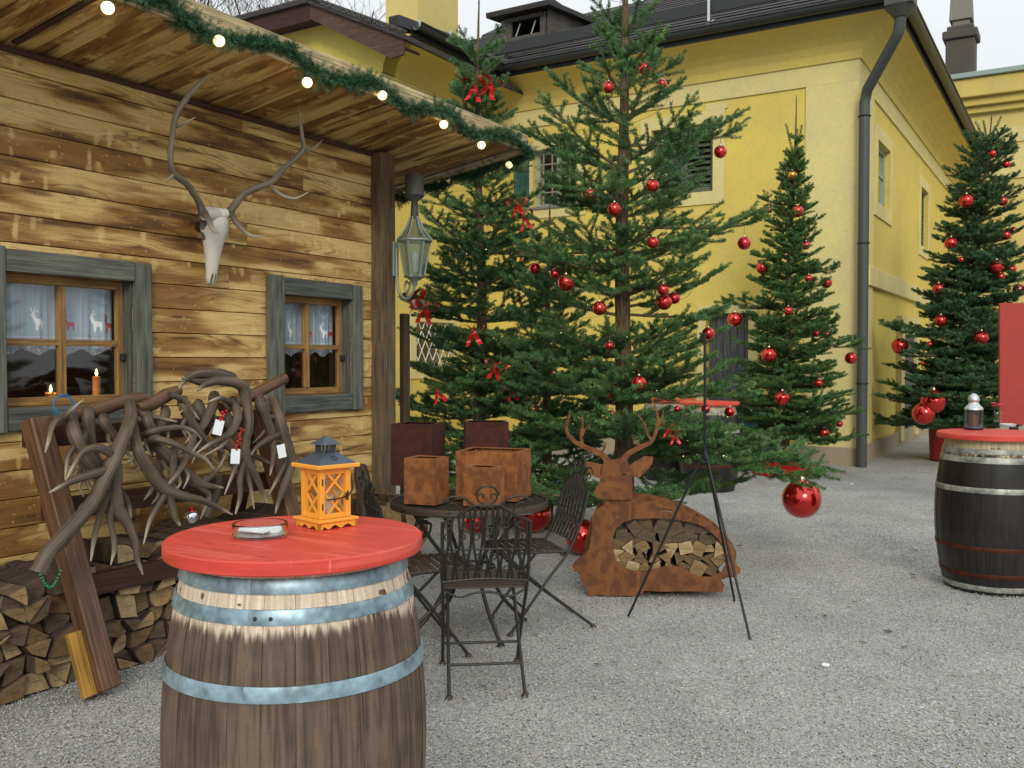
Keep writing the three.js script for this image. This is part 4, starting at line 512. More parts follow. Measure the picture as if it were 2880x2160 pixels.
barrelTable(V(B1.x, 0, B1.z), 'weathered brown oak barrel with shiny galvanised hoops under the lantern', 'round red painted board carrying the orange lantern and ashtray', M.stave, [[0.968, 0.036, M.zinc], [0.897, 0.037, M.zinc], [0.717, 0.039, M.zinc], [0.28, 0.039, M.zinc], [0.1, 0.037, M.zinc], [0.032, 0.036, M.zinc]], 0.4);
barrelTable(V(B2.x, 0, B2.z), 'nearly black barrel with rusty pale hoops standing alone on the gravel', 'round red board with a small metal lantern in front of the red panel', M.stave2, [[0.93, 0.034, M.hoopOld], [0.875, 0.04, M.hoopOld], [0.68, 0.036, M.hoopOld], [0.3, 0.03, M.hoopRust], [0.12, 0.034, M.hoopRust], [0.035, 0.036, M.hoopOld]], 2.1);
barrelTable(V(B3.x, 0, B3.z), 'dark barrel table half hidden behind the fir branches near the grey door', 'red round board on the barrel by the grey door', M.stave2, [[0.93, 0.034, M.hoopOld], [0.7, 0.036, M.hoopOld], [0.3, 0.03, M.hoopRust]], 1.1);
barrelTable(V(B4.x, 0, B4.z), 'dark barrel table almost hidden behind the tallest fir', 'red round board showing through the tallest fir branches', M.stave2, [[0.93, 0.034, M.hoopOld], [0.7, 0.036, M.hoopOld], [0.3, 0.03, M.hoopRust]], 3.3);

// rivets of the near barrel's second hoop
// ---------- ashtray, lanterns and small things on the barrels ----------
{
  const p = onY(732, 1506, 1.042), o = thing('glass_ashtray', 'round clear glass ashtray with white paper in it on the red top', 'ashtray', V(p.x, 1.0405, p.z)), R = 0.074;
  part('rim', lathe([[R - 0.006, 0.001], [R, 0.003], [R + 0.001, 0.034], [R - 0.002, 0.038], [R - 0.006, 0.036], [R - 0.006, 0.001]], 48), std('#f2faf6', 0.02, { transmission: 1, thickness: 0.004, ior: 1.5 }), o, false); part('base', new THREE.CylinderGeometry(R - 0.0065, R - 0.0065, 0.002, 40).translate(0, 0.0095, 0), std('#eef6f4', 0.12, { transmission: 0.6, thickness: 0 }), o, false);
  part('paper', uvm(rbox(0.1, 0.004, 0.045, 0.004, 0.0125, -0.012, 0.001)).rotateY(0.5), M.tagWhite, o, false); part('paper', uvm(rbox(0.085, 0.003, 0.032, -0.008, 0.0165, 0.018, 0.001)).rotateY(0.2), M.tagWhite, o, false);
}
{ // orange wooden lantern
  const p = onY(905, 1488, 1.041), o = thing('wooden_lantern', 'small orange wooden lantern with crossed window bars and grey metal roof', 'lantern', V(p.x, 1.0405, p.z)); { const q = FW.clone().multiplyScalar(0.062); o.position.add(q); } o.rotation.y = YAW + 44 * RAD;
  const s = 0.128, b = 0.1, h0 = 0.028, h1 = 0.172;
  const ap = []; for (let i = 0; i <= 24; i++) { const t = i / 24, x = lerp(-s / 2, s / 2, t), e = Math.abs(t - 0.5) * 2; ap.push([x, e > 0.82 ? 0 : 0.006 + 0.005 * Math.sin(t * 19)]); }
  for (let k = 0; k < 4; k++) part('foot_rail', uvm(extr(poly([...ap, [s / 2, 0.018], [-s / 2, 0.018]]), 0.008)).translate(0, 0, s / 2 - 0.008).rotateY(k * Math.PI / 2), M.orange, o, false);
  part('base', uvm(rbox(s + 0.01, 0.009, s + 0.01, 0, 0.0232, 0, 0.003)), M.orange, o, false); part('top_board', uvm(rbox(s + 0.016, 0.012, s + 0.016, 0, h1 + 0.006, 0, 0.003)), M.orange, o, false);
  for (const x of [-1, 1]) for (const z of [-1, 1]) part('corner_post', uvm(rbox(0.0165, h1 - h0, 0.0165, x * (b / 2 - 0.0065), (h0 + h1) / 2, z * (b / 2 - 0.0065), 0.002)), M.orange, o, false);
  for (let k = 0; k < 4; k++) {
    const A = (g) => g.rotateY(k * Math.PI / 2), w = b / 2 - 0.013, z = b / 2 - 0.006;
    part('rail', A(uvm(rbox(w * 2, 0.014, 0.009, 0, h0 + 0.007, z, 0.002))), M.orange, o, false); part('rail', A(uvm(rbox(w * 2, 0.018, 0.009, 0, h1 - 0.009, z, 0.002))), M.orange, o, false);
    const bar = (x0, y0, x1, y1) => part('cross_bar', A(beam(V(x0, y0, z + (x0 > 0 ? 0.001 : 0)), V(x1, y1, z + (x0 > 0 ? 0.001 : 0)), 0.007, 0.005, V(0, 0, 1), 0.001)), M.orange, o, false); const ya = h0 + 0.014, yc = h1 - 0.018, ym = (ya + yc) / 2;
    bar(-w, ym + 0.004, w * 0.6, ya); bar(w, ym + 0.004, -w * 0.6, ya); bar(-w, ym - 0.004, w * 0.6, yc); bar(w, ym - 0.004, -w * 0.6, yc);
    part('pane', A(mm(-w, w, ya, yc, z - 0.006, z - 0.0045)), M.glass, o, false);
  }
  const pyr = (r0, r1, y, h) => { const g = new THREE.CylinderGeometry(r1 * 1.414, r0 * 1.414, h, 4).rotateY(Math.PI / 4).toNonIndexed(); g.computeVertexNormals(); return g.translate(0, y + h / 2, 0); };
  part('roof', pyr(0.064, 0.024, h1 + 0.0125, 0.03), M.lampRoof, o, false); part('vent', merge([0, 1, 2, 3].flatMap(k => [-0.018, -0.006, 0.006, 0.018].map(x => box(0.005, 0.024, 0.003, x, h1 + 0.054, 0.021).rotateY(k * Math.PI / 2)))), M.lampRoof, o, false); part('roof_cap', pyr(0.034, 0.002, h1 + 0.066, 0.024), M.lampRoof, o, false);
  for (const [k, st] of [[0, 0], [1, 1]]) for (let i = 0; i < 5; i++) { const a = i / 5 * 6.28; part('star_hole', new THREE.SphereGeometry(0.0032, 6, 5).scale(1, 1, 0.4).translate(Math.cos(a) * 0.008, Math.sin(a) * 0.008, 0).rotateX(-0.93).translate(0, h1 + 0.0285, 0.0445).rotateY(k * Math.PI / 2), M.black, o, false); }
  const c = V(-b / 2 - 0.006, h0 + 0.055, -0.03), hd = [V(b / 2 + 0.004, h1 - 0.002, 0.03), V(b / 2 + 0.008, h0 + 0.1, 0.048), V(b / 2 + 0.003, h0 + 0.072, b / 2 + 0.003), V(0.02, h0 + 0.058, b / 2 + 0.006), V(-0.03, h0 + 0.055, b / 2 + 0.004)];
  part('handle', tube(hd, 0.0022, 6, { n: 24 }), M.ironBlack, o, false); const st = new THREE.Shape(); for (let i = 0; i < 10; i++) { const a = i / 10 * 6.283, rr = i % 2 ? 0.006 : 0.014; i ? st.lineTo(Math.cos(a) * rr, Math.sin(a) * rr) : st.moveTo(rr, 0); } st.closePath(); part('star', extr(st, 0.003, 0.0006).rotateY(0.6).translate(0.036, h0 + 0.062, b / 2 + 0.004), M.ironBlack, o, false);
  for (const y of [h0 + 0.035, h0 + 0.105]) part('hinge', rbox(0.005, 0.02, 0.002, -b / 2 + 0.006, y, b / 2 + 0.0012, 0.0008), M.ironBlack, o, false);
  part('candle', new THREE.CylinderGeometry(0.022, 0.022, 0.06, 18).translate(0, 0.058, 0), std('#cfc6bb', 0.6), o, false);
}
{ // small storm lantern on the dark barrel
  const p = onY(2738, 1208, 1.041), o = thing('storm_lantern', 'little dome-topped metal and glass lantern on the dark barrel', 'lantern', V(p.x, 1.0405, p.z)), k = 0.062;
  part('base', lathe([[0.001, 0], [k, 0], [k, 0.02], [k * 0.9, 0.028], [0.001, 0.028]], 24), M.lampRoof, o, false); part('glass', lathe([[k * 0.86, 0.028], [k * 0.9, 0.09], [k * 0.86, 0.14]], 24), M.glass, o, false);
  for (let i = 0; i < 6; i++) part('cage_bar', new THREE.CylinderGeometry(0.003, 0.003, 0.115, 6).translate(Math.cos(i) * k * 0.93, 0.085, Math.sin(i) * k * 0.93).rotateY(i * 0.05), M.lampRoof, o, false);
  part('shoulder', lathe([[k, 0.14], [k * 0.95, 0.155], [k * 0.6, 0.175], [k * 0.5, 0.19]], 24), M.steel, o, false); part('dome', lathe([[k * 0.5, 0.19], [k * 0.55, 0.2], [k * 0.62, 0.21], [k * 0.5, 0.235], [k * 0.2, 0.25], [0.001, 0.253]], 24), M.steel, o, false); part('candle', new THREE.CylinderGeometry(0.034, 0.034, 0.075, 16).translate(0, 0.066, 0), std('#5a3a26', 0.5), o, false);
  const q = onY(2835, 1200, 1.041), a = thing('tealight_dish', 'low white glass tealight dish on the dark barrel', 'dish', V(q.x, 1.0405, q.z)); part('dish', lathe([[0.001, 0], [0.05, 0], [0.056, 0.02], [0.052, 0.022], [0.046, 0.006], [0.001, 0.006]], 28), std('#e8eef2', 0.15, { transmission: 0.5, thickness: 0 }), a, false); part('candle', new THREE.CylinderGeometry(0.02, 0.02, 0.014, 14).translate(0, 0.0135, 0), M.wax, a, false);
  const f = onY(2806, 1186, 1.041), v = thing('flower_vase', 'small glass vase with pink-red flowers beside the metal lantern', 'vase', V(f.x, 1.0405, f.z)); part('vase', lathe([[0.001, 0], [0.024, 0], [0.026, 0.01], [0.018, 0.05], [0.03, 0.08]], 18), M.glass, v, false);
  const r = mulberry(6); for (let i = 0; i < 5; i++) { const a2 = i * 1.3, e = V(Math.cos(a2) * 0.035 * (i > 0 ? 1 : 0), 0.11 + 0.012 * (i % 3), Math.sin(a2) * 0.03); part('stem', tube([V(0, 0.01, 0), e], 0.002, 5), std([0.04, 0.12, 0.03], 0.7), v, false); const pet = []; for (let j = 0; j < 7; j++) { const b = j * 0.9; pet.push(new THREE.SphereGeometry(0.012, 8, 6).scale(1, 0.6, 0.7).translate(0.011, 0, 0).rotateZ(0.5).rotateY(b)); } part('blossom', merge(pet).translate(e.x, e.y + 0.006, e.z), std([0.6, 0.03, 0.05], 0.6), v, false); }
}
{ // red stall panel behind the dark barrel
  const d = 8.4, a = atD(2812, 850, d), o = thing('market_stall', 'bright red board stall on posts behind the dark barrel', 'stall', V(a.x, 0, a.z)), b = atD(2822, 1192, d), t = RT.clone(), W = 1.5; const c = a.clone().addScaledVector(t, W / 2);
  part('board', uvm(rbox(W, a.y - b.y, 0.03, 0, 0, 0, 0.005)).rotateZ(0.012).rotateY(YAW).translate(c.x, (a.y + b.y) / 2, c.z), M.redPanel, o); for (const k of [0.12, 0.85]) part('post', mm(-0.03, 0.03, 0, (a.y + b.y) / 2, -0.06, 0, 0.006).rotateY(YAW).translate(a.x + t.x * W * k - FW.x * -0.05, 0, a.z + t.z * W * k + FW.z * 0.05), M.darkwood, o);
}
{ // teal box against the wall
  const p = onZ(2075, 1240, ZF + 0.42); const o = thing('teal_box', 'teal painted wooden box on the ground against the yellow wall', 'box', V(p.x, 0, p.z)); for (let i = 0; i < 4; i++) part('board', mm(p.x - 0.42, p.x + 0.42, i * 0.15 + 0.01, i * 0.15 + 0.157, p.z - 0.35, p.z, 0.008), M.teal, o); part('lid', mm(p.x - 0.45, p.x + 0.45, 0.612, 0.64, p.z - 0.38, p.z + 0.03, 0.008), M.teal, o);
}
// ---------- iron table and folding chairs ----------
const TB = atD(1320, 1400, 5.33);
{
  const o = thing('iron_table', 'round dark iron bistro table holding the rusty steel boxes', 'table', V(TB.x, 0, TB.z)), R = 0.445, H = 0.735;
  part('rim', lathe([[R - 0.012, H - 0.03], [R, H - 0.03], [R, H + 0.006], [R - 0.006, H + 0.008], [R - 0.012, H + 0.002]], 64), M.ironRust, o, false);
  for (let i = 0; i < 15; i++) { const z = -R + 0.045 + i * 0.057, w = Math.sqrt(Math.max(0, (R - 0.014) ** 2 - z * z)); part('slat', rbox(w * 2, 0.005, 0.042, 0, H - 0.003, z, 0.002), M.iron, o, false); } part('cross_bar', merge([rbox(0.03, 0.008, R * 1.94, 0.14, H - 0.011, 0, 0.002), rbox(0.03, 0.008, R * 1.94, -0.14, H - 0.011, 0, 0.002)]), M.iron, o, false);
  for (let k = 0; k < 4; k++) { const a = k * Math.PI / 2 + 0.5, q = (r, y) => V(Math.cos(a) * r, y, Math.sin(a) * r); part('leg', tube([q(0.36, H - 0.02), q(0.25, 0.55), q(0.13, 0.36), q(0.2, 0.18), q(0.36, 0.008)], 0.011, 8, { n: 24 }), M.iron, o, false); part('scroll', tube([q(0.3, H - 0.03), q(0.33, 0.6), q(0.26, 0.56), q(0.24, 0.62), q(0.28, 0.63)], 0.007, 6, { n: 20 }), M.iron, o, false); part('foot', new THREE.CylinderGeometry(0.018, 0.022, 0.012, 12).translate(...q(0.36, 0.006).toArray()), M.iron, o, false); }
  part('ring', new THREE.TorusGeometry(0.14, 0.008, 6, 32).rotateX(Math.PI / 2).translate(0, 0.36, 0), M.iron, o, false);
}
function chair(p, face, label) { // face: yaw of the sitter's view, local +z is forward
  const o = thing('folding_chair', label, 'chair', p, 'iron chairs round the table'); o.rotation.y = face; const W = 0.2;
  for (const s of [-1, 1]) {
    part('back_post', tube([V(s * W, 0.79, -0.1), V(s * W, 0.62, -0.055), V(s * W * 0.98, 0.45, 0.02), V(s * W * 0.96, 0.3, 0.14), V(s * W * 0.94, 0.008, 0.36)], 0.0085, 8, { n: 22 }), M.iron, o, false);
    part('leg', tube([V(s * W * 0.82, 0.44, 0.4), V(s * W * 0.82, 0.42, 0.36), V(s * W * 0.84, 0.25, 0.17), V(s * W * 0.86, 0.008, -0.14)], 0.0085, 8, { n: 18 }), M.iron, o, false);
    part('foot', new THREE.CylinderGeometry(0.013, 0.019, 0.014, 12).translate(s * W * 0.94, 0.007, 0.36), M.ironRust, o, false); part('foot', new THREE.CylinderGeometry(0.013, 0.019, 0.014, 12).translate(s * W * 0.86, 0.007, -0.14), M.ironRust, o, false);
    part('seat_rail', tube([V(s * W * 0.97, 0.45, 0.03), V(s * W * 0.97, 0.455, 0.4)], 0.008, 7), M.iron, o, false);
    const q = (x, y) => V(s * x, y, -0.103 - 0.26 * (y - 0.8)); // scrolls over the back
    part('top_scroll', tube([q(0.2, 0.79), q(0.13, 0.82), q(0.06, 0.865), q(0, 0.868)], 0.006, 6, { n: 16 }), M.iron, o, false);
    part('top_scroll', tube([q(0, 0.868), q(0.06, 0.87), q(0.1, 0.9), q(0.155, 0.91), q(0.205, 0.885)], 0.0055, 6, { n: 24 }), M.iron, o, false); part('top_scroll', tube([q(0.06, 0.868), q(0.1, 0.835), q(0.15, 0.82), q(0.21, 0.825)], 0.005, 6, { n: 18 }), M.iron, o, false); part('top_scroll', tube([q(0.12, 0.835), q(0.135, 0.87), q(0.165, 0.88), q(0.175, 0.86), q(0.16, 0.85)], 0.004, 6, { n: 18 }), M.iron, o, false);
    part('top_scroll', tube([q(0.0, 0.87), q(0.035, 0.885), q(0.045, 0.91), q(0.03, 0.922), q(0.015, 0.91), q(0.022, 0.9)], 0.0045, 6, { n: 22 }), M.iron, o, false);
  }
  part('crest', tube([V(-0.055, 0.915, -0.135), V(-0.03, 0.95, -0.143), V(0, 0.958, -0.145), V(0.03, 0.95, -0.143), V(0.055, 0.915, -0.135)], 0.0055, 6, { n: 16 }), M.iron, o, false);
  for (let i = 0; i < 15; i++) { const x = lerp(-W * 0.9, W * 0.9, i / 14), yt = 0.79 + 0.07 * Math.cos(x / W * 1.5), k = (i % 2 ? 1 : -1) * 0.008; part('back_slat', tube([V(x, yt, -0.1 - 0.26 * (yt - 0.79)), V(x + k, 0.7, -0.082), V(x - k, 0.58, -0.045), V(x, 0.5, -0.008)], 0.0068, 6, { n: 12 }), M.iron, o, false); }
  part('back_rail', tube([V(-W, 0.497, -0.012), V(0, 0.512, -0.02), V(W, 0.497, -0.012)], 0.007, 7, { n: 10 }), M.iron, o, false); for (let i = 0; i < 6; i++) for (const y of [0.56, 0.62, 0.72, 0.775]) part('lattice_ring', new THREE.TorusGeometry(0.014, 0.0035, 5, 12).translate(lerp(-W * 0.82, W * 0.82, i / 5) + (y > 0.7 ? 0.012 : 0), y, -0.012 - 0.3 * (y - 0.5) - 0.01), M.iron, o, false); part('back_rail', tube([V(-W, 0.655, -0.066), V(0, 0.66, -0.074), V(W, 0.655, -0.066)], 0.005, 6, { n: 8 }), M.iron, o, false);
  for (let i = 0; i < 9; i++) part('seat_slat', rbox(W * 1.96, 0.006, 0.03, 0, 0.456 + 0.006 * Math.sin(i * 0.4), 0.05 + i * 0.043, 0.002), M.ironRust, o, false);
  part('seat_skirt', tube([V(-W * 0.97, 0.45, 0.03), V(-W * 0.6, 0.415, 0.03), V(-W * 0.2, 0.435, 0.03), V(W * 0.2, 0.435, 0.03), V(W * 0.6, 0.415, 0.03), V(W * 0.97, 0.45, 0.03)], 0.0055, 6, { n: 24 }), M.iron, o, false);
  part('stretcher', tube([V(-W * 0.95, 0.13, 0.262), V(W * 0.95, 0.13, 0.262)], 0.0065, 7), M.iron, o, false); part('stretcher', tube([V(-W * 0.86, 0.11, -0.012), V(W * 0.86, 0.11, -0.012)], 0.0065, 7), M.iron, o, false); part('stretcher', tube([V(-W * 0.83, 0.435, 0.395), V(W * 0.83, 0.435, 0.395)], 0.0065, 7), M.iron, o, false);
  return o;
}
{ const f = onY(1362, 1961); chair(V(f.x, 0, f.z).addScaledVector(FW, 0.14), YAW + Math.PI + 0.1, 'black iron folding chair turned away, its scrolled back before the table');
  const b = atD(1575, 1500, 5.5); chair(V(b.x, 0, b.z), YAW - Math.PI / 2 + 0.3, 'black iron folding chair seen edge-on beside the steel deer');
  const c = atD(1100, 1500, 4.9); chair(V(c.x, 0, c.z), YAW + Math.PI / 2 + 0.35, 'black iron folding chair mostly hidden behind the near barrel'); }
// ---------- rusty open steel boxes on the table ----------
function steelBox(px, py, w, dd, h, yaw, mat, label, y = 0.744) {
  const p = onY(px, py, y), o = thing('steel_box', label, 'metal box', V(p.x, y, p.z), 'rusty steel boxes on the table'); o.rotation.y = YAW + yaw; o.position.addScaledVector(FW, dd / 2); const t = 0.004;
  part('side', uvm(box(w, h, t, 0, h / 2, dd / 2 - t / 2)), mat, o, false); part('side', uvm(box(w, h, t, 0, h / 2, -dd / 2 + t / 2)), mat, o, false); part('side', uvm(box(t, h, dd - 2 * t, w / 2 - t / 2, h / 2, 0)), mat, o, false); part('side', uvm(box(t, h, dd - 2 * t, -w / 2 + t / 2, h / 2, 0)), mat, o, false); part('bottom', uvm(box(w - 2 * t, t, dd - 2 * t, 0, t / 2 + 0.002, 0)), mat, o, false);
  part('rim', merge([box(w - 0.02, 0.004, 0.02, 0, h - 0.002, dd / 2 - 0.014), box(w - 0.02, 0.004, 0.02, 0, h - 0.002, -dd / 2 + 0.014), box(0.02, 0.004, dd - 0.05, w / 2 - 0.014, h - 0.002, 0), box(0.02, 0.004, dd - 0.05, -w / 2 + 0.014, h - 0.002, 0)].map(g => uvm(g))), mat, o, false); return o;
}
steelBox(1172, 1368, 0.27, 0.24, 0.385, -0.28, M.rustDark, 'tall dark rusted steel box on the table beside the corner post');
steelBox(1365, 1362, 0.27, 0.22, 0.39, 0.12, M.rustDark, 'tall dark rusted steel box standing behind the wide orange one');
steelBox(1196, 1420, 0.19, 0.16, 0.25, -0.42, M.rustLight, 'small orange rusted steel box in front of the tall dark box');
steelBox(1388, 1408, 0.36, 0.28, 0.27, -0.3, M.rustLight, 'wide orange rusted steel box next to the red bauble');
steelBox(1360, 1426, 0.175, 0.14, 0.21, -0.5, M.rustLight, 'smallest rusted steel box in front of the wide orange one');

// ---------- rusty steel stag holding firewood ----------
{
  const D = 6.12, mpp = D / FPX / 2.765, base = onY(1580 + 700 / 2.765, 1679), o = thing('steel_stag', 'rusty cut-steel stag with a log basket in its body', 'stag sculpture', V(base.x, 0, base.z)); o.rotation.y = YAW - 0.06;
  const X = x => (x - 700) * mpp, Y = y => (1545 - y) * mpp, S = a => a.map(q => [X(q[0]), Y(q[1])]), sh = a => poly(S(a)), T = 0.006;
  const body = sh([[220, 1545], [300, 1532], [380, 1545], [470, 1535], [570, 1540], [630, 1515], [640, 1497], [800, 1500], [1000, 1494], [1240, 1497], [1256, 1440], [1228, 1404], [1280, 1384], [1340, 1382], [1374, 1340], [1376, 1312], [1338, 1272], [1346, 1190], [1312, 1110], [1240, 1030], [1120, 950], [1000, 888], [850, 832], [700, 802], [548, 792], [545, 700], [330, 740], [330, 830], [262, 872], [236, 920], [238, 1000], [228, 1090], [212, 1180], [150, 1236], [108, 1270], [84, 1312], [98, 1348], [138, 1366], [150, 1420], [172, 1470], [196, 1500]]);
  const hole = (cx, cy, rx, ry2) => { const h = new THREE.Path(); for (let i = 0; i <= 28; i++) { const a = -i / 28 * Math.PI * 2, px = X(cx + Math.cos(a) * rx), py = Y(cy + Math.sin(a) * ry2); i ? h.lineTo(px, py) : h.moveTo(px, py); } return h; };
  const ph = a => { const h = new THREE.Path(); S(a).forEach((q, i) => i ? h.lineTo(...q) : h.moveTo(...q)); h.closePath(); return h; }, H1 = [[400, 1080], [420, 1020], [480, 965], [560, 938], [700, 930], [790, 940], [820, 985], [792, 1030], [766, 1090], [758, 1180], [772, 1250], [800, 1300], [740, 1322], [640, 1338], [540, 1336], [470, 1310], [425, 1260], [402, 1180]], H2 = [[850, 1000], [900, 960], [980, 955], [1080, 985], [1160, 1040], [1230, 1110], [1262, 1190], [1262, 1280], [1230, 1340], [1150, 1380], [1060, 1378], [980, 1345], [920, 1300], [885, 1230], [862, 1140], [845, 1060]], H = [...H1.slice(0, 5), [850, 935], ...H2.slice(2, 13), [860, 1296], ...H1.slice(11)]; body.holes.push(ph(H)); const slit = new THREE.Path(); S([[640, 846], [700, 838], [790, 850], [862, 862], [850, 882], [760, 868], [660, 866]]).forEach((q, i) => i ? slit.lineTo(...q) : slit.moveTo(...q)); body.holes.push(slit);
  part('body_plate', uvm(extr(body, T)), M.rust, o, false);
  const back = sh([[240, 1535], [1230, 1490], [1330, 1300], [1346, 1190], [1312, 1110], [1240, 1030], [1120, 950], [1000, 888], [850, 832], [700, 802], [548, 792], [300, 880], [240, 1000], [190, 1200], [160, 1400]]); back.holes.push(ph(H)); part('back_plate', uvm(extr(back, T)).translate(0, 0, -0.34), M.rust, o, false);
  const pan = []; for (let i = 0; i <= 16; i++) { const a = Math.PI * (0.04 + 0.92 * i / 16); pan.push(V(X(740) - Math.cos(a) * 0.43, Y(1370) - Math.sin(a) * 0.09, 0)); } part('log_cradle', uvm((() => { const s = new THREE.Shape(); pan.forEach((q, i) => i ? s.lineTo(q.x, q.y) : s.moveTo(q.x, q.y)); for (let i = 16; i >= 0; i--) s.lineTo(pan[i].x, pan[i].y - 0.004); return extr(s, 0.328); })()).translate(0, 0, -0.333), M.rust, o, false);
  const head = sh([[330, 478], [400, 470], [500, 462], [520, 520], [545, 610], [545, 780], [420, 788], [330, 784], [270, 772], [248, 722], [290, 660], [302, 600], [316, 540]]); head.holes.push(hole(480, 590, 22, 13)); part('head_plate', uvm(extr(head, T)).translate(0, 0, T + 0.02), M.rust, o, false);
  part('neck_fold', uvm(mm(X(330), X(545), Y(786), Y(740), 0, 0.027)), M.rust, o, false);
  part('ear', uvm(extr(sh([[516, 525], [560, 496], [640, 448], [706, 454], [700, 505], [650, 572], [596, 616], [548, 606]]), T)).translate(0, 0, 0.002 + T), M.rust, o, false); part('ear', uvm(extr(sh([[322, 516], [240, 500], [176, 488], [178, 524], [218, 592], [292, 624], [318, 590]]), T)).translate(0, 0, 0.002 + T), M.rust, o, false);
  const flat = (name, lines) => { const gs = lines.map((l, i) => { const P = l.map(q => V(X(q[0]), Y(q[1]), 0)), c = new THREE.CatmullRomCurve3(P, false, 'centripetal').getPoints(20), w = t => lerp(l[0][2], l[l.length - 1][2], t) * mpp, L = [], R = []; c.forEach((p, k) => { const a = c[Math.max(0, k - 1)], b = c[Math.min(20, k + 1)], n = V(-(b.y - a.y), b.x - a.x, 0).normalize().multiplyScalar(w(k / 20)); L.push([p.x + n.x, p.y + n.y]); R.unshift([p.x - n.x, p.y - n.y]); }); return uvm(extr(poly([...L, ...R]), T)).translate(0, 0, 0.0012 * i - 0.003); }); part(name, merge(gs), M.rust, o, false); };
  flat('antler', [[[360, 490, 26], [300, 430, 26], [200, 390, 26], [110, 345, 24], [50, 285, 20], [38, 220, 16], [52, 160, 12], [66, 105, 4]], [[160, 370, 16], [152, 300, 13], [162, 220, 10], [160, 135, 4]], [[158, 290, 10], [180, 245, 8], [215, 210, 3]], [[300, 430, 12], [330, 390, 10], [345, 340, 4]]]);
  flat('antler', [[[470, 490, 24], [520, 430, 24], [610, 380, 22], [690, 340, 18], [725, 270, 16], [742, 180, 14], [730, 90, 11], [690, 0, 4]], [[700, 330, 14], [660, 270, 11], [640, 200, 8], [590, 130, 4]], [[735, 220, 10], [770, 160, 8], [785, 90, 3]], [[610, 380, 10], [560, 330, 8], [545, 280, 3]]]);
  // split logs resting in the cradle, each its own thing
  const r = mulberry(12), toW = (x, y, z) => V(x, y, z).applyEuler(new THREE.Euler(0, o.rotation.y, 0)).add(o.position), rows = [[1330, [470, 560, 650, 760, 860, 960, 1060, 1160]], [1250, [430, 520, 620, 730, 830, 930, 1030, 1130, 1210]], [1170, [440, 540, 640, 750, 860, 960, 1060, 1160, 1230]], [1090, [480, 580, 680, 790, 900, 1010, 1110, 1200]], [1015, [560, 660, 770, 880, 1000, 1100]]];
  for (const [zy, xs] of rows) for (const zx of xs) { const n = 3 + Math.floor(r() * 2), a0 = r() * 6, R = 0.05 + 0.018 * r(), pts = []; for (let k = 0; k < n; k++) { const a = a0 + k / n * 6.283 + (r() - 0.5) * 0.5; pts.push([Math.cos(a) * R, Math.sin(a) * R]); } const g = extr(poly(pts), 0.27, 0.003), m = new THREE.Mesh(g, [woodEnds[zy > 1120 ? Math.floor(r() * 4) : 4], M.barkDark]), q = toW(X(zx + (r() - 0.5) * 20), Y(zy + (r() - 0.5) * 14), -0.305 + (r() - 0.5) * 0.03); m.position.copy(q); m.rotation.y = o.rotation.y + (r() - 0.5) * 0.08; m.name = numbered('firewood_log'); tag(m, 'split firewood log lying in the body of the steel stag', 'log', 'firewood inside the steel stag'); scene.add(m); }
}
// ---------- thin black tripod stand ----------
{
  const f = [onY(1767, 1733), onY(2110, 1800), onY(2066, 1690)], c = f[0].clone().add(f[1]).add(f[2]).multiplyScalar(1 / 3), d = c.clone().sub(camera.position).dot(FW), a = atD(1983, 1278, d), t = atD(1982, 955, d), o = thing('metal_tripod', 'thin black metal tripod stand in front of the stag', 'tripod', V(a.x, 0, a.z));
  for (const q of f) part('leg', tube([a.clone().add(q.clone().sub(a).setY(0).normalize().multiplyScalar(0.012)), q], [0.008, 0.0075], 8), M.ironBlack, o); part('pole', tube([a.clone().add(V(0, -0.04, 0)), t], [0.009, 0.008], 8), M.ironBlack, o); part('collar', new THREE.CylinderGeometry(0.016, 0.018, 0.05, 14).translate(a.x, a.y, a.z), M.ironBlack, o);
  part('clamp', merge([rbox(0.03, 0.05, 0.025, t.x - 0.008, t.y + 0.01, t.z, 0.004), tube([t.clone().add(V(-0.01, 0.02, 0)), t.clone().addScaledVector(RT, -0.03).add(V(0, 0.04, 0))], 0.006, 6)]), M.ironBlack, o);
}

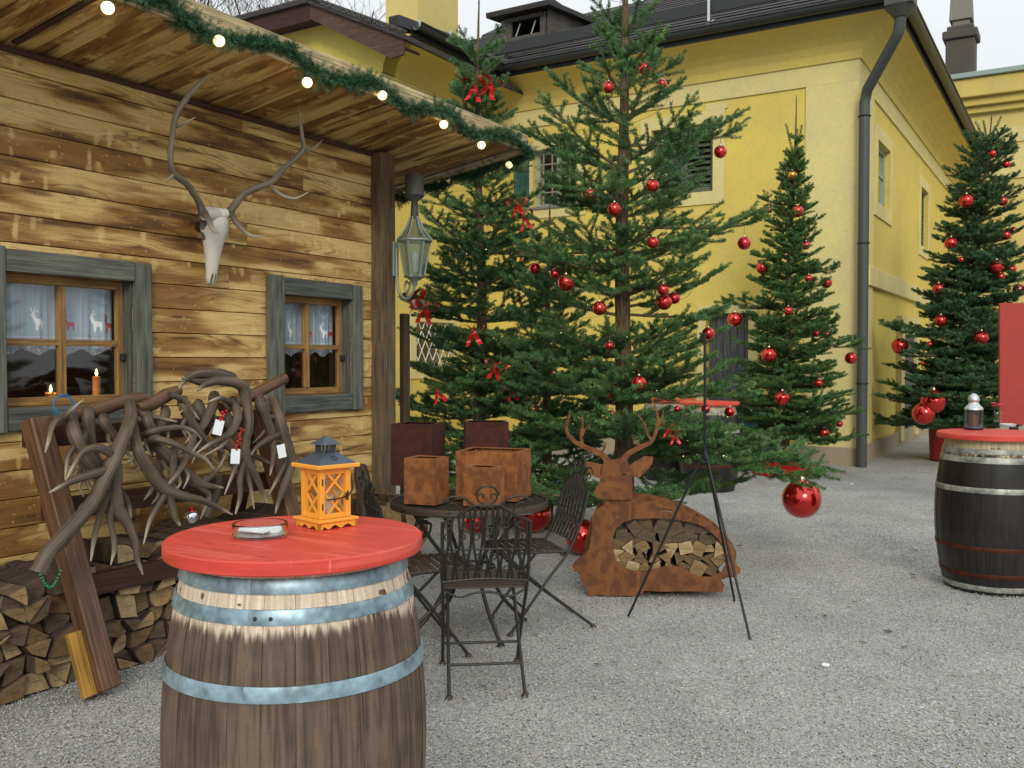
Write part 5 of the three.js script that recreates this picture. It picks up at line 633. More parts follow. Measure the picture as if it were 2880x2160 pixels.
// ---------- firewood stack along the hut ----------
{
  const r = mulberry(33), nz = 31, ny = 7, z0 = -2.05, dz = 0.112, dy = 0.088, gx = [], j = () => (r() - 0.5) * 0.062;
  for (let k = 0; k <= ny; k++) { gx.push([]); for (let i = 0; i <= nz; i++) gx[k].push([-(z0 - i * dz) + j(), k === 0 ? 0.0 : Math.max(0.03, k * dy + j())]); }
  for (let k = 0; k < ny; k++) for (let i = 0; i < nz; i++) {
    const top = ny - (vn(i * 0.45, 3) > 0.62 ? 1 : 0) - (i > 19 ? 1 : 0); if (k >= top) continue;
    const q = [gx[k][i], gx[k][i + 1], gx[k + 1][i + 1], gx[k + 1][i]], split = r(), cells = split < 0.18 ? [[q[0], q[1], q[2]], [q[0], q[2], q[3]]] : split < 0.34 ? [[q[0], q[1], q[3]], [q[1], q[2], q[3]]] : [q];
    for (const c of cells) {
      const m = c.reduce((a, b) => [a[0] + b[0] / c.length, a[1] + b[1] / c.length], [0, 0]), s = c.map(p => { const dx = m[0] - p[0], dyy = m[1] - p[1], l = Math.hypot(dx, dyy), f = Math.min(0.5, (0.006 + 0.012 * r()) / l); return [p[0] + dx * f - m[0], p[1] + dyy * f - m[1]]; });
      const be = Math.floor(r() * s.length), all = r() < 0.2, pts = s.flatMap((p, n) => { const b = s[(n + 1) % s.length], k = (all || n === be) ? 1.22 : 0; if (!k) return [p]; return [p, ...[0.25, 0.5, 0.75].map(t => { const w = 1 + 0.22 * Math.sin(t * 3.14); return [lerp(p[0], b[0], t) * w, lerp(p[1], b[1], t) * w]; })]; });
      const L = 0.34 + r() * 0.03, g = extr(poly(pts), L, 0.003).rotateY(Math.PI / 2), o = new THREE.Mesh(g, [woodEnds[Math.min(4, Math.floor(Math.pow(r(), 0.8) * 5))], r() < 0.5 ? M.bark : M.barkDark]); o.position.set(-4.455 + r() * 0.085, m[1], -m[0]); o.rotation.z = 0; o.name = numbered('firewood_log'); tag(o, 'split firewood log in the stack under the hut windows', 'log', 'firewood stacked under the hut windows'); scene.add(o);
    }
  }
  const p = onX(1030, 1450, -4.05), q = onX(1012, 1312, -4.22); solo('bark_slab', tube([V(p.x, 0.0, p.z), V(p.x - 0.03, 0.3, p.z), p, q], [0.07, 0.065, 0.06, 0.045], 9, { n: 14, bump: 0.5, bf: 15 }), M.barkDark, 'dark bark-covered log leaning upright against the hut behind the lantern', 'log');
  const st = onX(1078, 1430, -4.0); solo('chopped_stump', extr(poly([[-0.07, 0], [0.08, 0.0], [0.075, st.y], [-0.06, st.y + 0.02]]), 0.16, 0.006).rotateY(Math.PI / 2 - 0.3).translate(st.x - 0.05, 0, st.z), woodEnds[1], 'pale squared wood block standing beside the iron table under the corner post', 'wood block');
}
// ---------- trestle rack hung with antlers ----------
{
  const F0 = onY(300, 1958), T0 = onX(98, 1178, -4.16), T1 = onX(728, 1150, -4.16), F1 = V(F0.x, 0, T1.z + (F0.z - T0.z)), o = thing('antler_rack', 'leaning brown timber trestle with rails beside the firewood', 'rack', V(F0.x, 0, F0.z));
  F0.y = 0; part('leg', beam(F0.clone().add(V(0, 0.03, 0)), T0, 0.1, 0.1, V(1, 0, 0), 0.01, 0.3), M.legwood, o); part('leg', beam(F1.clone().add(V(0, 0.03, 0)), T1, 0.1, 0.1, V(1, 0, 0), 0.01, 0.9), M.legwood, o);
  part('leg_splice', beam(F0.clone().lerp(T0, 0.015).add(V(-0.01, 0, 0.07)), F0.clone().lerp(T0, 0.24).add(V(-0.01, 0, 0.07)), 0.07, 0.04, V(1, 0, 0), 0.005), M.freshwood, o);
  for (const t of [0.93, 0.66, 0.37]) { const a = F0.clone().lerp(T0, t).add(V(-0.085, 0, 0.02)), b = F1.clone().lerp(T1, t).add(V(-0.085, 0, -0.12)); part('rail', beam(a, b, 0.06, 0.1, V(0, 1, 0), 0.008, t), M.darkwood, o); }
  // rear struts to the wall side so the frame stands
  part('strut', beam(V(-4.4, 0.6, T1.z - 0.05), T1.clone().add(V(-0.05, -0.06, -0.02)), 0.07, 0.07, V(0, 0, 1), 0.008), M.darkwood, o);
  const sc = 2.765, ox = 60, oy = 1030, W = (zx, zy, x) => onX(ox + zx / sc, oy + zy / sc, x);
  const pole = (l, x, R) => part('top_pole', tube(l.map(q => W(q[0], q[1], x)), R, 10, { n: 20, bump: 0.2, bf: 12 }), M.legwood, o);
  pole([[240, 440], [420, 395], [640, 320], [800, 270], [960, 245]], -4.04, [0.032, 0.036, 0.038, 0.036, 0.03]); pole([[900, 330], [1020, 290], [1130, 225], [1230, 185]], -4.0, [0.03, 0.034, 0.034, 0.026]); pole([[1560, 330], [1760, 240], [1900, 170], [2045, 95]], -4.06, [0.034, 0.036, 0.034, 0.036]);
  const A = (name, lab, x, segs, i) => solo(name, antlerGeo(segs.map(s => s.map(q => [q[0], q[1], q[2], q[3] ?? 0])), x, sc, ox, oy, i * 7, antlerCol, 1.15), M.antler, lab, 'antler', 'shed antlers hung on the rack');
  const n = 'shed_antler';
  A(n, 'thickest grey antler whose burr reaches down past the rack leg, with the green beads', -3.72, [[[845, 285, 34, -0.22], [850, 400, 44, -0.1], [800, 540, 44], [735, 700, 50], [650, 870, 46], [590, 1010, 46], [470, 1160, 46], [330, 1320, 48], [215, 1450, 50], [130, 1610, 52]], [[690, 800, 34], [540, 845, 26], [400, 890, 22], [300, 940, 17], [212, 986, 4]], [[720, 690, 30], [600, 635, 26], [490, 660, 22], [410, 770, 16], [345, 890, 4]]], 1);
  A(n, 'grey antler hanging straight down with splayed lower tines before the middle rail', -3.76, [[[700, 640, 34, -0.1], [735, 800, 40], [725, 950, 44], [745, 1100, 46], [820, 1210, 34], [885, 1370, 24], [900, 1490, 18], [945, 1622, 4]], [[720, 1060, 26], [690, 1180, 22], [718, 1320, 18], [722, 1430, 15], [695, 1545, 4]], [[680, 980, 26], [620, 1140, 22], [570, 1320, 17], [540, 1515, 5]], [[770, 960, 20, -0.06], [830, 1060, 18, -0.06], [850, 1180, 8, -0.06]]], 2);
  A(n, 'reddish antler curving down across the rails with a long tine behind the red top', -3.74, [[[870, 470, 30, -0.14], [905, 640, 36], [1000, 820, 40], [1120, 955, 40], [1260, 1010, 30], [1410, 1045, 22], [1540, 1105, 16], [1642, 1155, 4]], [[1140, 960, 30], [1170, 1080, 26], [1200, 1180, 20], [1235, 1235, 8]], [[1130, 980, 24], [1060, 1090, 20], [1000, 1200, 15], [950, 1385, 4]]], 3);
  A(n, 'dark thick antler slanting behind the reddish one with a pale forked tip', -3.86, [[[960, 540, 30, -0.1], [1090, 650, 42], [1210, 770, 44], [1330, 880, 44], [1420, 925, 30], [1570, 945, 5]], [[1400, 900, 28], [1480, 850, 20], [1540, 780, 13], [1600, 660, 4]], [[1380, 930, 24], [1460, 1010, 18], [1420, 1120, 12], [1390, 1190, 4]]], 4);
  A(n, 'slender brown antler with a long pale tine over the middle of the rack', -3.7, [[[980, 590, 26, -0.2], [1060, 565, 24, -0.05], [1190, 605, 20], [1310, 670, 17], [1420, 720, 13], [1505, 805, 4]], [[1330, 670, 12], [1400, 570, 3, -0.03]]], 5);
  A(n, 'thin arched antler tine looping over the upper rail', -3.8, [[[930, 560, 24, -0.18], [1010, 510, 22], [1120, 485, 20], [1250, 478, 17], [1340, 510, 12], [1402, 565, 4]], [[1240, 478, 10], [1310, 540, 8], [1275, 600, 3]]], 6);
  A(n, 'dark arched antler lying across the very top of the rack', -3.98, [[[1650, 95, 36], [1560, 70, 40], [1440, 55, 36], [1340, 65, 26], [1270, 110, 18], [1212, 195, 4]], [[1480, 110, 30], [1380, 120, 26], [1310, 100, 18], [1250, 90, 5]]], 7);
  A(n, 'long antler drooping beside the red beads from the top of the rack', -3.84, [[[1370, 190, 8], [1440, 135, 24], [1580, 115, 32], [1720, 160, 40], [1755, 300, 36], [1765, 450, 34], [1740, 600, 34], [1745, 720, 36], [1830, 880, 26], [1910, 1060, 6]], [[1740, 720, 26], [1700, 880, 22], [1700, 1010, 18], [1665, 1150, 6]], [[1735, 740, 18], [1780, 930, 14], [1810, 1110, 4]], [[1740, 620, 20], [1660, 800, 16], [1580, 1000, 4]]], 8);
  A(n, 'tall antler hanging at the hut-corner end of the rack with the last tag', -3.9, [[[1960, 250, 34, -0.1], [2010, 420, 40], [2060, 600, 42], [2090, 760, 40], [2050, 910, 30], [2010, 1020, 20], [1975, 1145, 4]], [[2010, 530, 26], [1900, 580, 20], [1820, 640, 14], [1765, 720, 4]], [[2060, 740, 22], [2000, 860, 16], [1925, 1000, 4]]], 9);
  A(n, 'curved antler with one straight pale tine below the upper tag', -3.78, [[[1640, 260, 30, -0.12], [1680, 400, 30], [1640, 500, 28], [1560, 560, 20], [1460, 610, 15], [1350, 685, 4]], [[1640, 500, 18], [1580, 600, 13], [1420, 700, 4]], [[1640, 300, 20, -0.1], [1540, 250, 16], [1450, 280, 4]]], 10);
  A(n, 'dark grey antler hanging close to the leaning rack leg', -3.84, [[[380, 400, 40, -0.1], [420, 540, 44], [500, 690, 42], [580, 790, 40], [640, 900, 30], [660, 1010, 6]], [[440, 590, 24], [370, 700, 18], [340, 880, 4]]], 11);
  A(n, 'short antler with a white tip dangling at the leg end of the rack', -3.82, [[[420, 380, 26, -0.16], [300, 410, 24, -0.05], [240, 470, 20], [215, 570, 13], [186, 672, 4]], [[330, 400, 18, -0.05], [400, 330, 12], [480, 260, 3]]], 12);
  A(n, 'small forked antler with red-brown tips under the middle pole', -3.88, [[[860, 340, 26, -0.1], [960, 380, 20], [1080, 405, 15], [1210, 432, 4]], [[1150, 220, 22], [1250, 255, 20], [1330, 350, 15], [1385, 415, 4]], [[1250, 255, 13], [1310, 280, 10], [1200, 395, 3]]], 13);
  A(n, 'stub antler tucked behind the others near the lantern', -3.98, [[[1850, 240, 34, -0.05], [1900, 330, 30], [1960, 400, 20], [1880, 520, 10], [1800, 600, 3]], [[1560, 840, 26], [1530, 960, 30], [1480, 1080, 30], [1440, 1180, 26]]], 14);
  { // more shed antlers, tangled among the others
    const r = mulberry(77), spots = [[520, 380, 1.1], [640, 430, 0.9], [980, 420, 1.0], [1120, 380, 0.9], [1260, 300, 1.0], [1380, 330, 1.1], [1500, 260, 1.0], [1860, 300, 1.0], [1600, 420, 0.9], [1080, 620, 0.8], [480, 560, 0.8], [1330, 560, 0.8], [1180, 700, 0.7]];
    for (const [zx, zy, k] of spots) { const sd = r() < 0.5 ? -1 : 1, x = -3.98 + 0.2 * r(), B = [[zx, zy - 40, 30, -0.08]]; let a = 1.45 + (r() - 0.5) * 0.9, cx = zx, cy = zy; const seg = []; for (let i = 0; i < 6; i++) { B.push([cx, cy, lerp(38, 12, i / 6) * k]); seg.push([cx, cy, a]); a += sd * 0.16 * (r() + 0.3); cx += Math.cos(a) * 95 * k; cy += Math.sin(a) * 95 * k; } B.push([cx, cy, 4]); const T = [B]; for (const i of [1, 3, 4]) { const [px, py, pa] = seg[i], ta = pa - sd * (0.7 + 0.4 * r()), l = (150 + 90 * r()) * k; T.push([[px, py, 20 * k], [px + Math.cos(ta) * l * 0.5, py + Math.sin(ta) * l * 0.5, 14 * k], [px + Math.cos(ta + sd * 0.5) * l, py + Math.sin(ta + sd * 0.5) * l, 3]]); } A(n, 'grey-brown shed antler tangled among the others on the rack', x, T, 20 + zx); }
  }
  // tags on bead strings
  const tg = (zx, zy, x, rot, bx, by, lab) => { const p = W(zx, zy, x), q = thing('price_tag', lab, 'tag', p, 'white tags on the antlers'); q.rotation.y = Math.PI / 2 - 0.35; part('card', mm(-0.024, 0.024, -0.045, 0.03, -0.0008, 0.0008).rotateZ(rot), M.tagWhite, q, false); if (bx) { const b = W(bx, by, x); const L = thing('bead_string', lab.replace(/white card tag/, 'string of red berry beads above the tag'), 'beads', p.clone(), 'red bead strings on the antlers'); const n2 = 12, rr = mulberry(zx); for (let i = 0; i < n2; i++) { const c = p.clone().lerp(b, 0.2 + 0.8 * i / n2).add(V((rr() - 0.5) * 0.02, 0, (rr() - 0.5) * 0.025)); part('bead', new THREE.SphereGeometry(0.0065, 8, 6).translate(c.x, c.y, c.z), M.bead, L); } part('string', tube([p.clone().add(V(0, 0.02, 0)), b], 0.0012, 4), M.bead, L); } };
  tg(1535, 465, -3.72, -0.25, 1580, 340, 'white card tag hanging highest on the antlers'); tg(1665, 690, -3.72, -0.08, 1720, 470, 'white card tag hanging lowest in the middle of the antlers'); tg(2022, 650, -3.82, 0.18, 0, 0, 'white card tag hanging at the corner-post end of the antlers');
  const rp0 = W(330, 290, -3.94), rl = []; for (let i = 0; i <= 40; i++) { const a = i / 40 * 12.56; rl.push(rp0.clone().add(V(0.01 * Math.sin(a * 1.5), 0.045 * Math.sin(a) - 0.02 * i / 40, 0.05 * Math.cos(a)))); } solo('blue_rope', tube(rl, 0.0035, 6), M.rope, 'thin blue rope looped round the pole end by the window', 'rope');
  const gp = W(225, 1640, -3.66), gb = thing('green_beads', 'string of shiny green beads on the thick antler burr', 'beads', gp); for (let i = 0; i < 14; i++) { const t = i / 13, p = gp.clone().add(V(0.01, 0.02 - 0.06 * Math.sin(t * 3.14), -0.04 + 0.09 * t)); part('bead', new THREE.SphereGeometry(0.006, 8, 6).translate(p.x, p.y, p.z), M.beadGreen, gb); }
  const sp = W(1320, 1170, -3.78), sb = thing('silver_bauble', 'silver mirror bauble with a red cap hanging on the antlers by the red top', 'bauble', sp); part('ball', new THREE.SphereGeometry(0.036, 24, 16), M.silver, sb, false); part('cap', lathe([[0.001, 0.05], [0.014, 0.046], [0.018, 0.034], [0.024, 0.026]], 14), M.bauble, sb, false); part('thread', tube([V(0, 0.045, 0), V(0.01, 0.1, 0)], 0.0015, 4), M.thread, sb, false);
}
// ---------- fir trees ----------
function fir(o) {
  const r = mulberry(o.seed), B = o.base, t = thing('fir_tree', o.label, 'fir tree', V(B.x, o.y0 ?? 0, B.z), 'decorated fir trees'), y0 = o.y0 ?? 0, lean = o.lean ?? V(0, 0, 0), ax = y => V(B.x + lean.x * (y / o.h) + 0.02 * Math.sin(y * 1.7 + o.seed), y, B.z + lean.z * (y / o.h) + 0.02 * Math.cos(y * 1.3)), R = y => o.tr * Math.pow(clamp(1 - y / (o.h + 0.1)), 0.85) + 0.004;
  const tp = []; for (let i = 0; i <= 24; i++) { const y = y0 + (o.h - y0) * i / 24; tp.push(ax(y)); } part('trunk', tube(tp, tp.map(p => R(p.y)), 12, { bump: 0.12, bf: 8 }), M.trunk, t);
  const L = [], LB = [[], []], wood = [], ts = o.twig ?? 1, prof = h => { const a = o.prof; if (h >= a[a.length - 1][0]) return 0.05; for (let i = 1; i < a.length; i++) if (h <= a[i][0]) return lerp(a[i - 1][1], a[i][1], (h - a[i - 1][0]) / (a[i][0] - a[i - 1][0])); return 0.05; };
  const tuft = (p, d, len, w = 1) => { LB[r() < 0.5 ? 0 : 1].push([p, d, len / 0.1, w * ts * (o.fat ?? 1.15)]); };
  const shoot = (p, d, len, sub) => { // a needled side shoot, curving upward a little
    const n = Math.max(1, Math.round(len / (0.1 * ts))), s = len / n; let c = p.clone(), dd = d.clone();
    for (let i = 0; i < n; i++) { tuft(c, dd.clone(), s * 1.08, 0.9 + 0.2 * r()); const nx = c.clone().addScaledVector(dd, s);
      if (sub && i > 0 - (n < 2 ? 1 : 0)) for (const sd of [-1, 1]) { if (r() < (o.thin ?? 0.2)) continue; const sv = dd.clone().cross(V(0, 1, 0)).normalize().multiplyScalar(sd), d2 = dd.clone().multiplyScalar(0.75).addScaledVector(sv, 0.65).add(V(0, (r() - 0.4) * 0.3, 0)).normalize(); shoot(c.clone().lerp(nx, r()), d2, Math.max(0.05, (len * (1 - i / n)) * 0.5 * (0.7 + 0.5 * r())) * (0.8 + 0.2 * ts), len > 0.35 && sub > 1 ? 1 : 0); }
      c = nx; dd.add(V((r() - 0.5) * 0.12, 0.05 + (r() - 0.5) * 0.1, (r() - 0.5) * 0.12)).normalize(); }
  };
  const branch = (pts, L0, dens = 1, lat = 0.09) => { // pts: path from the trunk outward
    const c = new THREE.CatmullRomCurve3(pts), n = Math.max(4, Math.round(L0 / 0.1)), P = c.getPoints(n), r0 = 0.005 + 0.011 * L0; wood.push(tube(P, P.map((_, i) => lerp(r0, 0.0025, i / n)), 5));
    const start = o.bare ?? 0.14; let s = start * L0;
    const st = 0.088 * ts / dens; for (; s < L0 * 0.97; s += st * (0.8 + 0.4 * r())) { const u = s / L0, p = c.getPoint(u), tg = c.getTangent(u), up = V(0, 1, 0).addScaledVector(tg, -tg.y).normalize(); tuft(p, tg.clone().add(V((r() - 0.5) * 0.2, 0.1, (r() - 0.5) * 0.2)).normalize(), st * 1.15, 1);
      for (const sd of [-1, 1]) { if (r() < (o.latSkip ?? 0.12)) continue; const sv = tg.clone().cross(V(0, 1, 0)).normalize().multiplyScalar(sd), an = 0.75 + 0.3 * r(), d = tg.clone().multiplyScalar(Math.cos(an)).addScaledVector(sv, Math.sin(an)).add(V(0, (r() - 0.25) * 0.55, 0)).normalize(), ll = Math.min(o.maxLat ?? 0.5, (L0 * (1 - u) * 0.6 + lat)) * (0.65 + 0.5 * r()); shoot(p, d, ll, ll > 0.13 ? 2 : 0); } 
      if (r() < 0.22) shoot(p, tg.clone().multiplyScalar(0.6).add(V((r() - 0.5) * 0.5, 0.9, (r() - 0.5) * 0.5)).normalize(), 0.06 + 0.08 * r(), 0); }
    const tg = c.getTangent(1); shoot(c.getPoint(1), tg, 0.1, 0); for (const sd of [-1, 1]) { const sv = tg.clone().cross(V(0, 1, 0)).normalize().multiplyScalar(sd); shoot(c.getPoint(0.97), tg.clone().multiplyScalar(0.8).addScaledVector(sv, 0.6).normalize(), 0.09, 0); }
  };
  const grow = (y, az, len, f) => { const el = o.elev(f), d = V(Math.cos(az), 0, Math.sin(az)), a = ax(y), cu = o.curl ?? 0.18; branch([0, 0.35, 0.7, 1].map(s => a.clone().addScaledVector(d, len * s * Math.cos(el)).add(V(0, len * (Math.sin(el) * s + cu * (s * s - 0.6 * s) ), 0))), len); };
  let y = o.clear; while (y < o.h - 0.3) { const f = (y - o.clear) / (o.h - o.clear), n = Math.round(lerp(o.nb ?? 7, 4, f)), a0 = r() * 6.28; for (let k = 0; k < n; k++) { const len = prof(y) * (0.72 + 0.36 * r()); if (len > 0.06) grow(y + (r() - 0.5) * o.gap * 0.45, a0 + k / n * 6.283 + (r() - 0.5) * 0.5, len, f); } y += o.gap * (0.85 + 0.3 * r()) * lerp(1, o.gtop ?? 0.85, f); }
  for (let k = 0; k < (o.fill ?? 30); k++) { const yy = o.clear + (o.h - o.clear - 0.5) * Math.pow(r(), 1.2); grow(yy, r() * 6.28, prof(yy) * (0.35 + 0.35 * r()), (yy - o.clear) / (o.h - o.clear)); }
  for (const q of o.top ?? []) shoot(ax(o.h - q[0]), V(Math.cos(q[1]) * q[2], 1, Math.sin(q[1]) * q[2]).normalize(), q[3], 0);
  for (let k = 0; k < (o.lead ?? 5); k++) tuft(ax(o.h - 0.04 - 0.09 * k), V(0, 1, 0), 0.1, 0.5);
  const at = (px, py, dd = 0) => { const p = atD(px, py, B.clone().sub(camera.position).dot(FW) + dd); return p; };
  for (const e of o.extra ?? []) { const tip = at(e[0], e[1], e[3] ?? 0), a = ax(tip.y + (e[2] ?? -0.15)), m = a.clone().lerp(tip, 0.5); m.y += e[4] ?? -0.04; branch([a, m, tip], a.distanceTo(tip), 1.1, e[5] ?? 0.13); }
  // baubles and bows hang from boughs grown for them
  const dTree = B.clone().sub(camera.position).dot(FW);
  for (const b of o.baubles ?? []) {
    const [px, py, pr, dd] = b; let d = dTree; const q0 = atD(px, py, d), lx = q0.clone().sub(ax(q0.y)).dot(RT), rr = prof(q0.y) * 0.8; d -= dd ?? Math.sqrt(Math.max(0.006, rr * rr - lx * lx)); const c = atD(px, py, d), rad = Math.max(0.02, pxm(pr, d)), th = 0.05 + 0.06 * r(), hang = c.clone().add(V(0, rad + th, 0));
    if (b[4] !== 'nb') { const a = ax(Math.min(o.h - 0.2, Math.max(o.clear * 0.8, hang.y + (r() - 0.6) * 0.12))), out = hang.clone().sub(a).setY(0), m = a.clone().lerp(hang, 0.55); m.y -= 0.02; const tip = hang.clone().addScaledVector(out.clone().normalize(), 0.07).add(V(0, 0.03, 0)); branch([a, m, hang, tip], a.distanceTo(hang) + 0.08, o.bd ?? 0.8); }
    bauble(c, rad, th, o.bl, r, b[5], b[6]);
  }
  for (const b of o.bows ?? []) { const [px, py, s, dd] = b; let d = dTree; const q0 = atD(px, py, d), lx = q0.clone().sub(ax(q0.y)).dot(RT), rr = prof(q0.y) * 1.05; d -= dd ?? Math.sqrt(Math.max(0.006, rr * rr - lx * lx)); const c = atD(px, py, d), a = ax(Math.min(o.h - 0.15, c.y + 0.02)); branch([a, a.clone().lerp(c, 0.5).add(V(0, -0.02, 0)), c], a.distanceTo(c), 0.8); bow(c.clone().addScaledVector(FW, -0.02), pxm(s * 1.05, d), o.bl, r); }
  part('branches', merge(wood), M.twigwood, t).userData.kind = 'stuff';
  if (o.fairy) { // tiny fairy lights on a thin wire wound through the boughs
    const all = LB[0].concat(LB[1]), F = thing('fairy_lights', o.fairy, 'fairy lights', t.position.clone(), 'fairy lights on the firs'), pts = [], bl = []; for (let i = 0; i <= 160; i++) { const u = i / 160, y2 = lerp(o.clear + 0.1, o.h - 0.6, u), a = u * 50; pts.push(ax(y2).add(V(Math.cos(a) * prof(y2) * 0.62, 0, Math.sin(a) * prof(y2) * 0.62))); }
    part('wire', tube(pts, 0.0015, 4), std([0.01, 0.03, 0.012], 0.7), F); for (let i = 0; i < 90; i++) { const q = all[Math.floor(r() * all.length)][0]; bl.push(new THREE.SphereGeometry(0.0045, 6, 5).translate(q.x, q.y + 0.012, q.z)); } part('bulbs', merge(bl), std([1, 0.9, 0.6], 0.3, { emissive: new THREE.Color(1, 0.85, 0.5), emissiveIntensity: 1.6 }), F).userData.kind = 'stuff';
  }
  LB.forEach((l, i) => instances('needles', TW[i], M.needle, l, t, o.tint ?? [0.028, 0.075, 0.03], o.seed + i)); return LB[0].length + LB[1].length;
}
const GB = new THREE.SphereGeometry(1, 28, 20), GC = lathe([[0.0005, 0.2], [0.1, 0.19], [0.16, 0.15], [0.17, 0], [0.15, -0.02]], 14);
function bauble(c, rad, th, where, r, lab, mat) { const o = thing('red_bauble', lab ?? 'shiny red glass bauble hanging ' + where, 'bauble', c, 'red baubles ' + where); const m = part('ball', GB, mat ?? M.bauble, o, false); m.scale.setScalar(rad); const k = part('cap', GC, M.baubleCap, o, false); k.scale.setScalar(rad); k.position.y = rad * 0.98; if (th) part('thread', tube([V(0, rad * 1.15, 0), V(0, rad + th, 0)], 0.0016, 4), M.thread, o, false); return o; }
function bow(c, s, where, r) { // ribbon bow facing outward
  const o = thing('red_bow', 'shiny red ribbon bow tied ' + where, 'bow', c, 'red bows ' + where); o.rotation.y = YAW + (r() - 0.5) * 1.2; o.rotation.z = (r() - 0.5) * 0.8; const w = V(0, 0, s * 0.16);
  for (const sd of [-1, 1]) { const P = []; for (let i = 0; i <= 14; i++) { const a = i / 14 * Math.PI * 2; P.push(V(sd * s * 0.28 * (1 - Math.cos(a)), s * 0.2 * Math.sin(a) + s * 0.08 * (1 - Math.cos(a)), 0.02 * Math.sin(a * 2) * s)); } part('loop', strip(P, w), M.ribbon, o, false); const Q = []; for (let i = 0; i <= 8; i++) { const t = i / 8; Q.push(V(sd * s * 0.3 * t, -s * 0.65 * t, s * 0.08 * Math.sin(t * 7))); } part('tail', strip(Q, V(s * 0.1, s * 0.03, 0)), M.ribbon, o, false); }
  part('knot', new THREE.SphereGeometry(s * 0.1, 10, 8).scale(1, 1, 1.4), M.ribbon, o, false);
}
const gnd = (px, d) => { const p = atD(px, 1015, d); p.y = 0; return p; };
const cnt = [];
const TREE2 = gnd(1752, 7.8);
cnt.push(fir({ seed: 101, label: 'tallest wide fir with long boughs and red baubles behind the steel stag', base: TREE2, h: 5.35, tr: 0.085, clear: 0.42, gap: 0.4, nb: 5, bd: 0.5, thin: 0.6, latSkip: 0.25, fat: 1.3, prof: [[0, 1.0], [0.5, 1.1], [1.2, 1.0], [2.0, 0.9], [2.8, 0.9], [3.3, 0.76], [3.8, 0.5], [4.4, 0.34], [5.0, 0.2], [5.35, 0.05]], elev: f => lerp(0.04, 0.75, f), curl: 0.28, fill: 8, tint: [0.088, 0.185, 0.052],
  extra: [[2075, 325, -0.45, -0.1, -0.04, 0.08], [2125, 600, -0.3, -0.2, -0.08], [1478, 372, -0.35, 0.1], [1560, 500, -0.3, -0.2], [2335, 1320, 0.1, -0.5, 0.1, 0.2], [2200, 1300, 0.1, -0.3, 0.08, 0.2], [2280, 1362, 0.14, -0.62, 0.1, 0.2], [2120, 1310, 0.1, -0.6, 0.06, 0.2], [1520, 700, -0.2, -0.2], [1990, 880, -0.25, -0.3], [1480, 1000, -0.1, -0.4], [1930, 1000, -0.2, -0.6]],
  fairy: 'tiny warm fairy lights threaded through the tallest fir', bl: 'on the tallest fir', baubles: [[1815, 192, 19], [1712, 245, 17], [1862, 237, 14], [2026, 427, 18], [1835, 522, 19], [1728, 588, 20], [1836, 682, 17], [1592, 795, 24], [1505, 755, 16], [1757, 815, 24, -0.15, 'nb'], [1865, 815, 17], [1868, 850, 22, 0.5], [1896, 838, 17, 0.35], [1686, 867, 20], [2093, 684, 19], [1992, 938, 18], [1797, 1077, 22], [1714, 972, 12], [1660, 545, 14], [1720, 1110, 11], [1722, 1163, 8], [2052, 1158, 15], [1985, 1150, 13], [1905, 1150, 9], [2255, 1403, 55, 0.62, 'nb', 'largest hanging red bauble, below the low bough reaching over the gravel'], [1560, 770, 14]], bows: [[1880, 1203, 40], [1897, 1222, 40]] }));
cnt.push(fir({ seed: 55, label: 'fir with red ribbon bows rising behind the hut eave corner', base: gnd(1348, 9.4), h: 5.05, tr: 0.07, clear: 0.35, gap: 0.32, nb: 6, thin: 0.45, prof: [[0, 1.0], [0.6, 1.0], [1.5, 0.9], [2.4, 0.75], [3.3, 0.55], [4.0, 0.35], [4.3, 0.25], [4.6, 0.33], [4.85, 0.12], [5.05, 0.03]], elev: f => lerp(-0.02, 0.6, f), fill: 50, twig: 1.15, curl: 0.24, tint: [0.088, 0.185, 0.054], fairy: 'tiny warm fairy lights threaded through the bow-decked fir', bl: 'on the fir behind the hut corner', top: [[0.62, 0.3, 1.2, 0.3], [0.62, 2.2, 1.1, 0.34], [0.6, 3.6, 1.1, 0.3], [0.64, 5.2, 1.3, 0.36]],
  bows: [[1335, 245, 60], [1380, 238, 60], [1455, 575, 52], [1472, 612, 52], [1467, 697, 48], [1550, 770, 46], [1165, 838, 62], [1197, 866, 66], [1328, 930, 60], [1395, 1030, 56], [1530, 1022, 50], [1440, 1095, 46], [1230, 1100, 50]] }));
cnt.push(fir({ seed: 71, label: 'smaller dense fir filling the gap between the two tall firs', base: gnd(1541, 8.6), h: 2.88, tr: 0.045, clear: 0.25, gap: 0.27, nb: 6, thin: 0.45, prof: [[0, 0.85], [0.6, 0.82], [1.2, 0.66], [1.8, 0.5], [2.3, 0.28], [2.88, 0.04]], elev: f => lerp(0.0, 0.6, f), fill: 36, twig: 1.1, curl: 0.24, tint: [0.1, 0.21, 0.066], bl: 'on the smaller dense fir', baubles: [[1690, 1112, 9], [1500, 1150, 9], [1620, 1060, 10]] }));
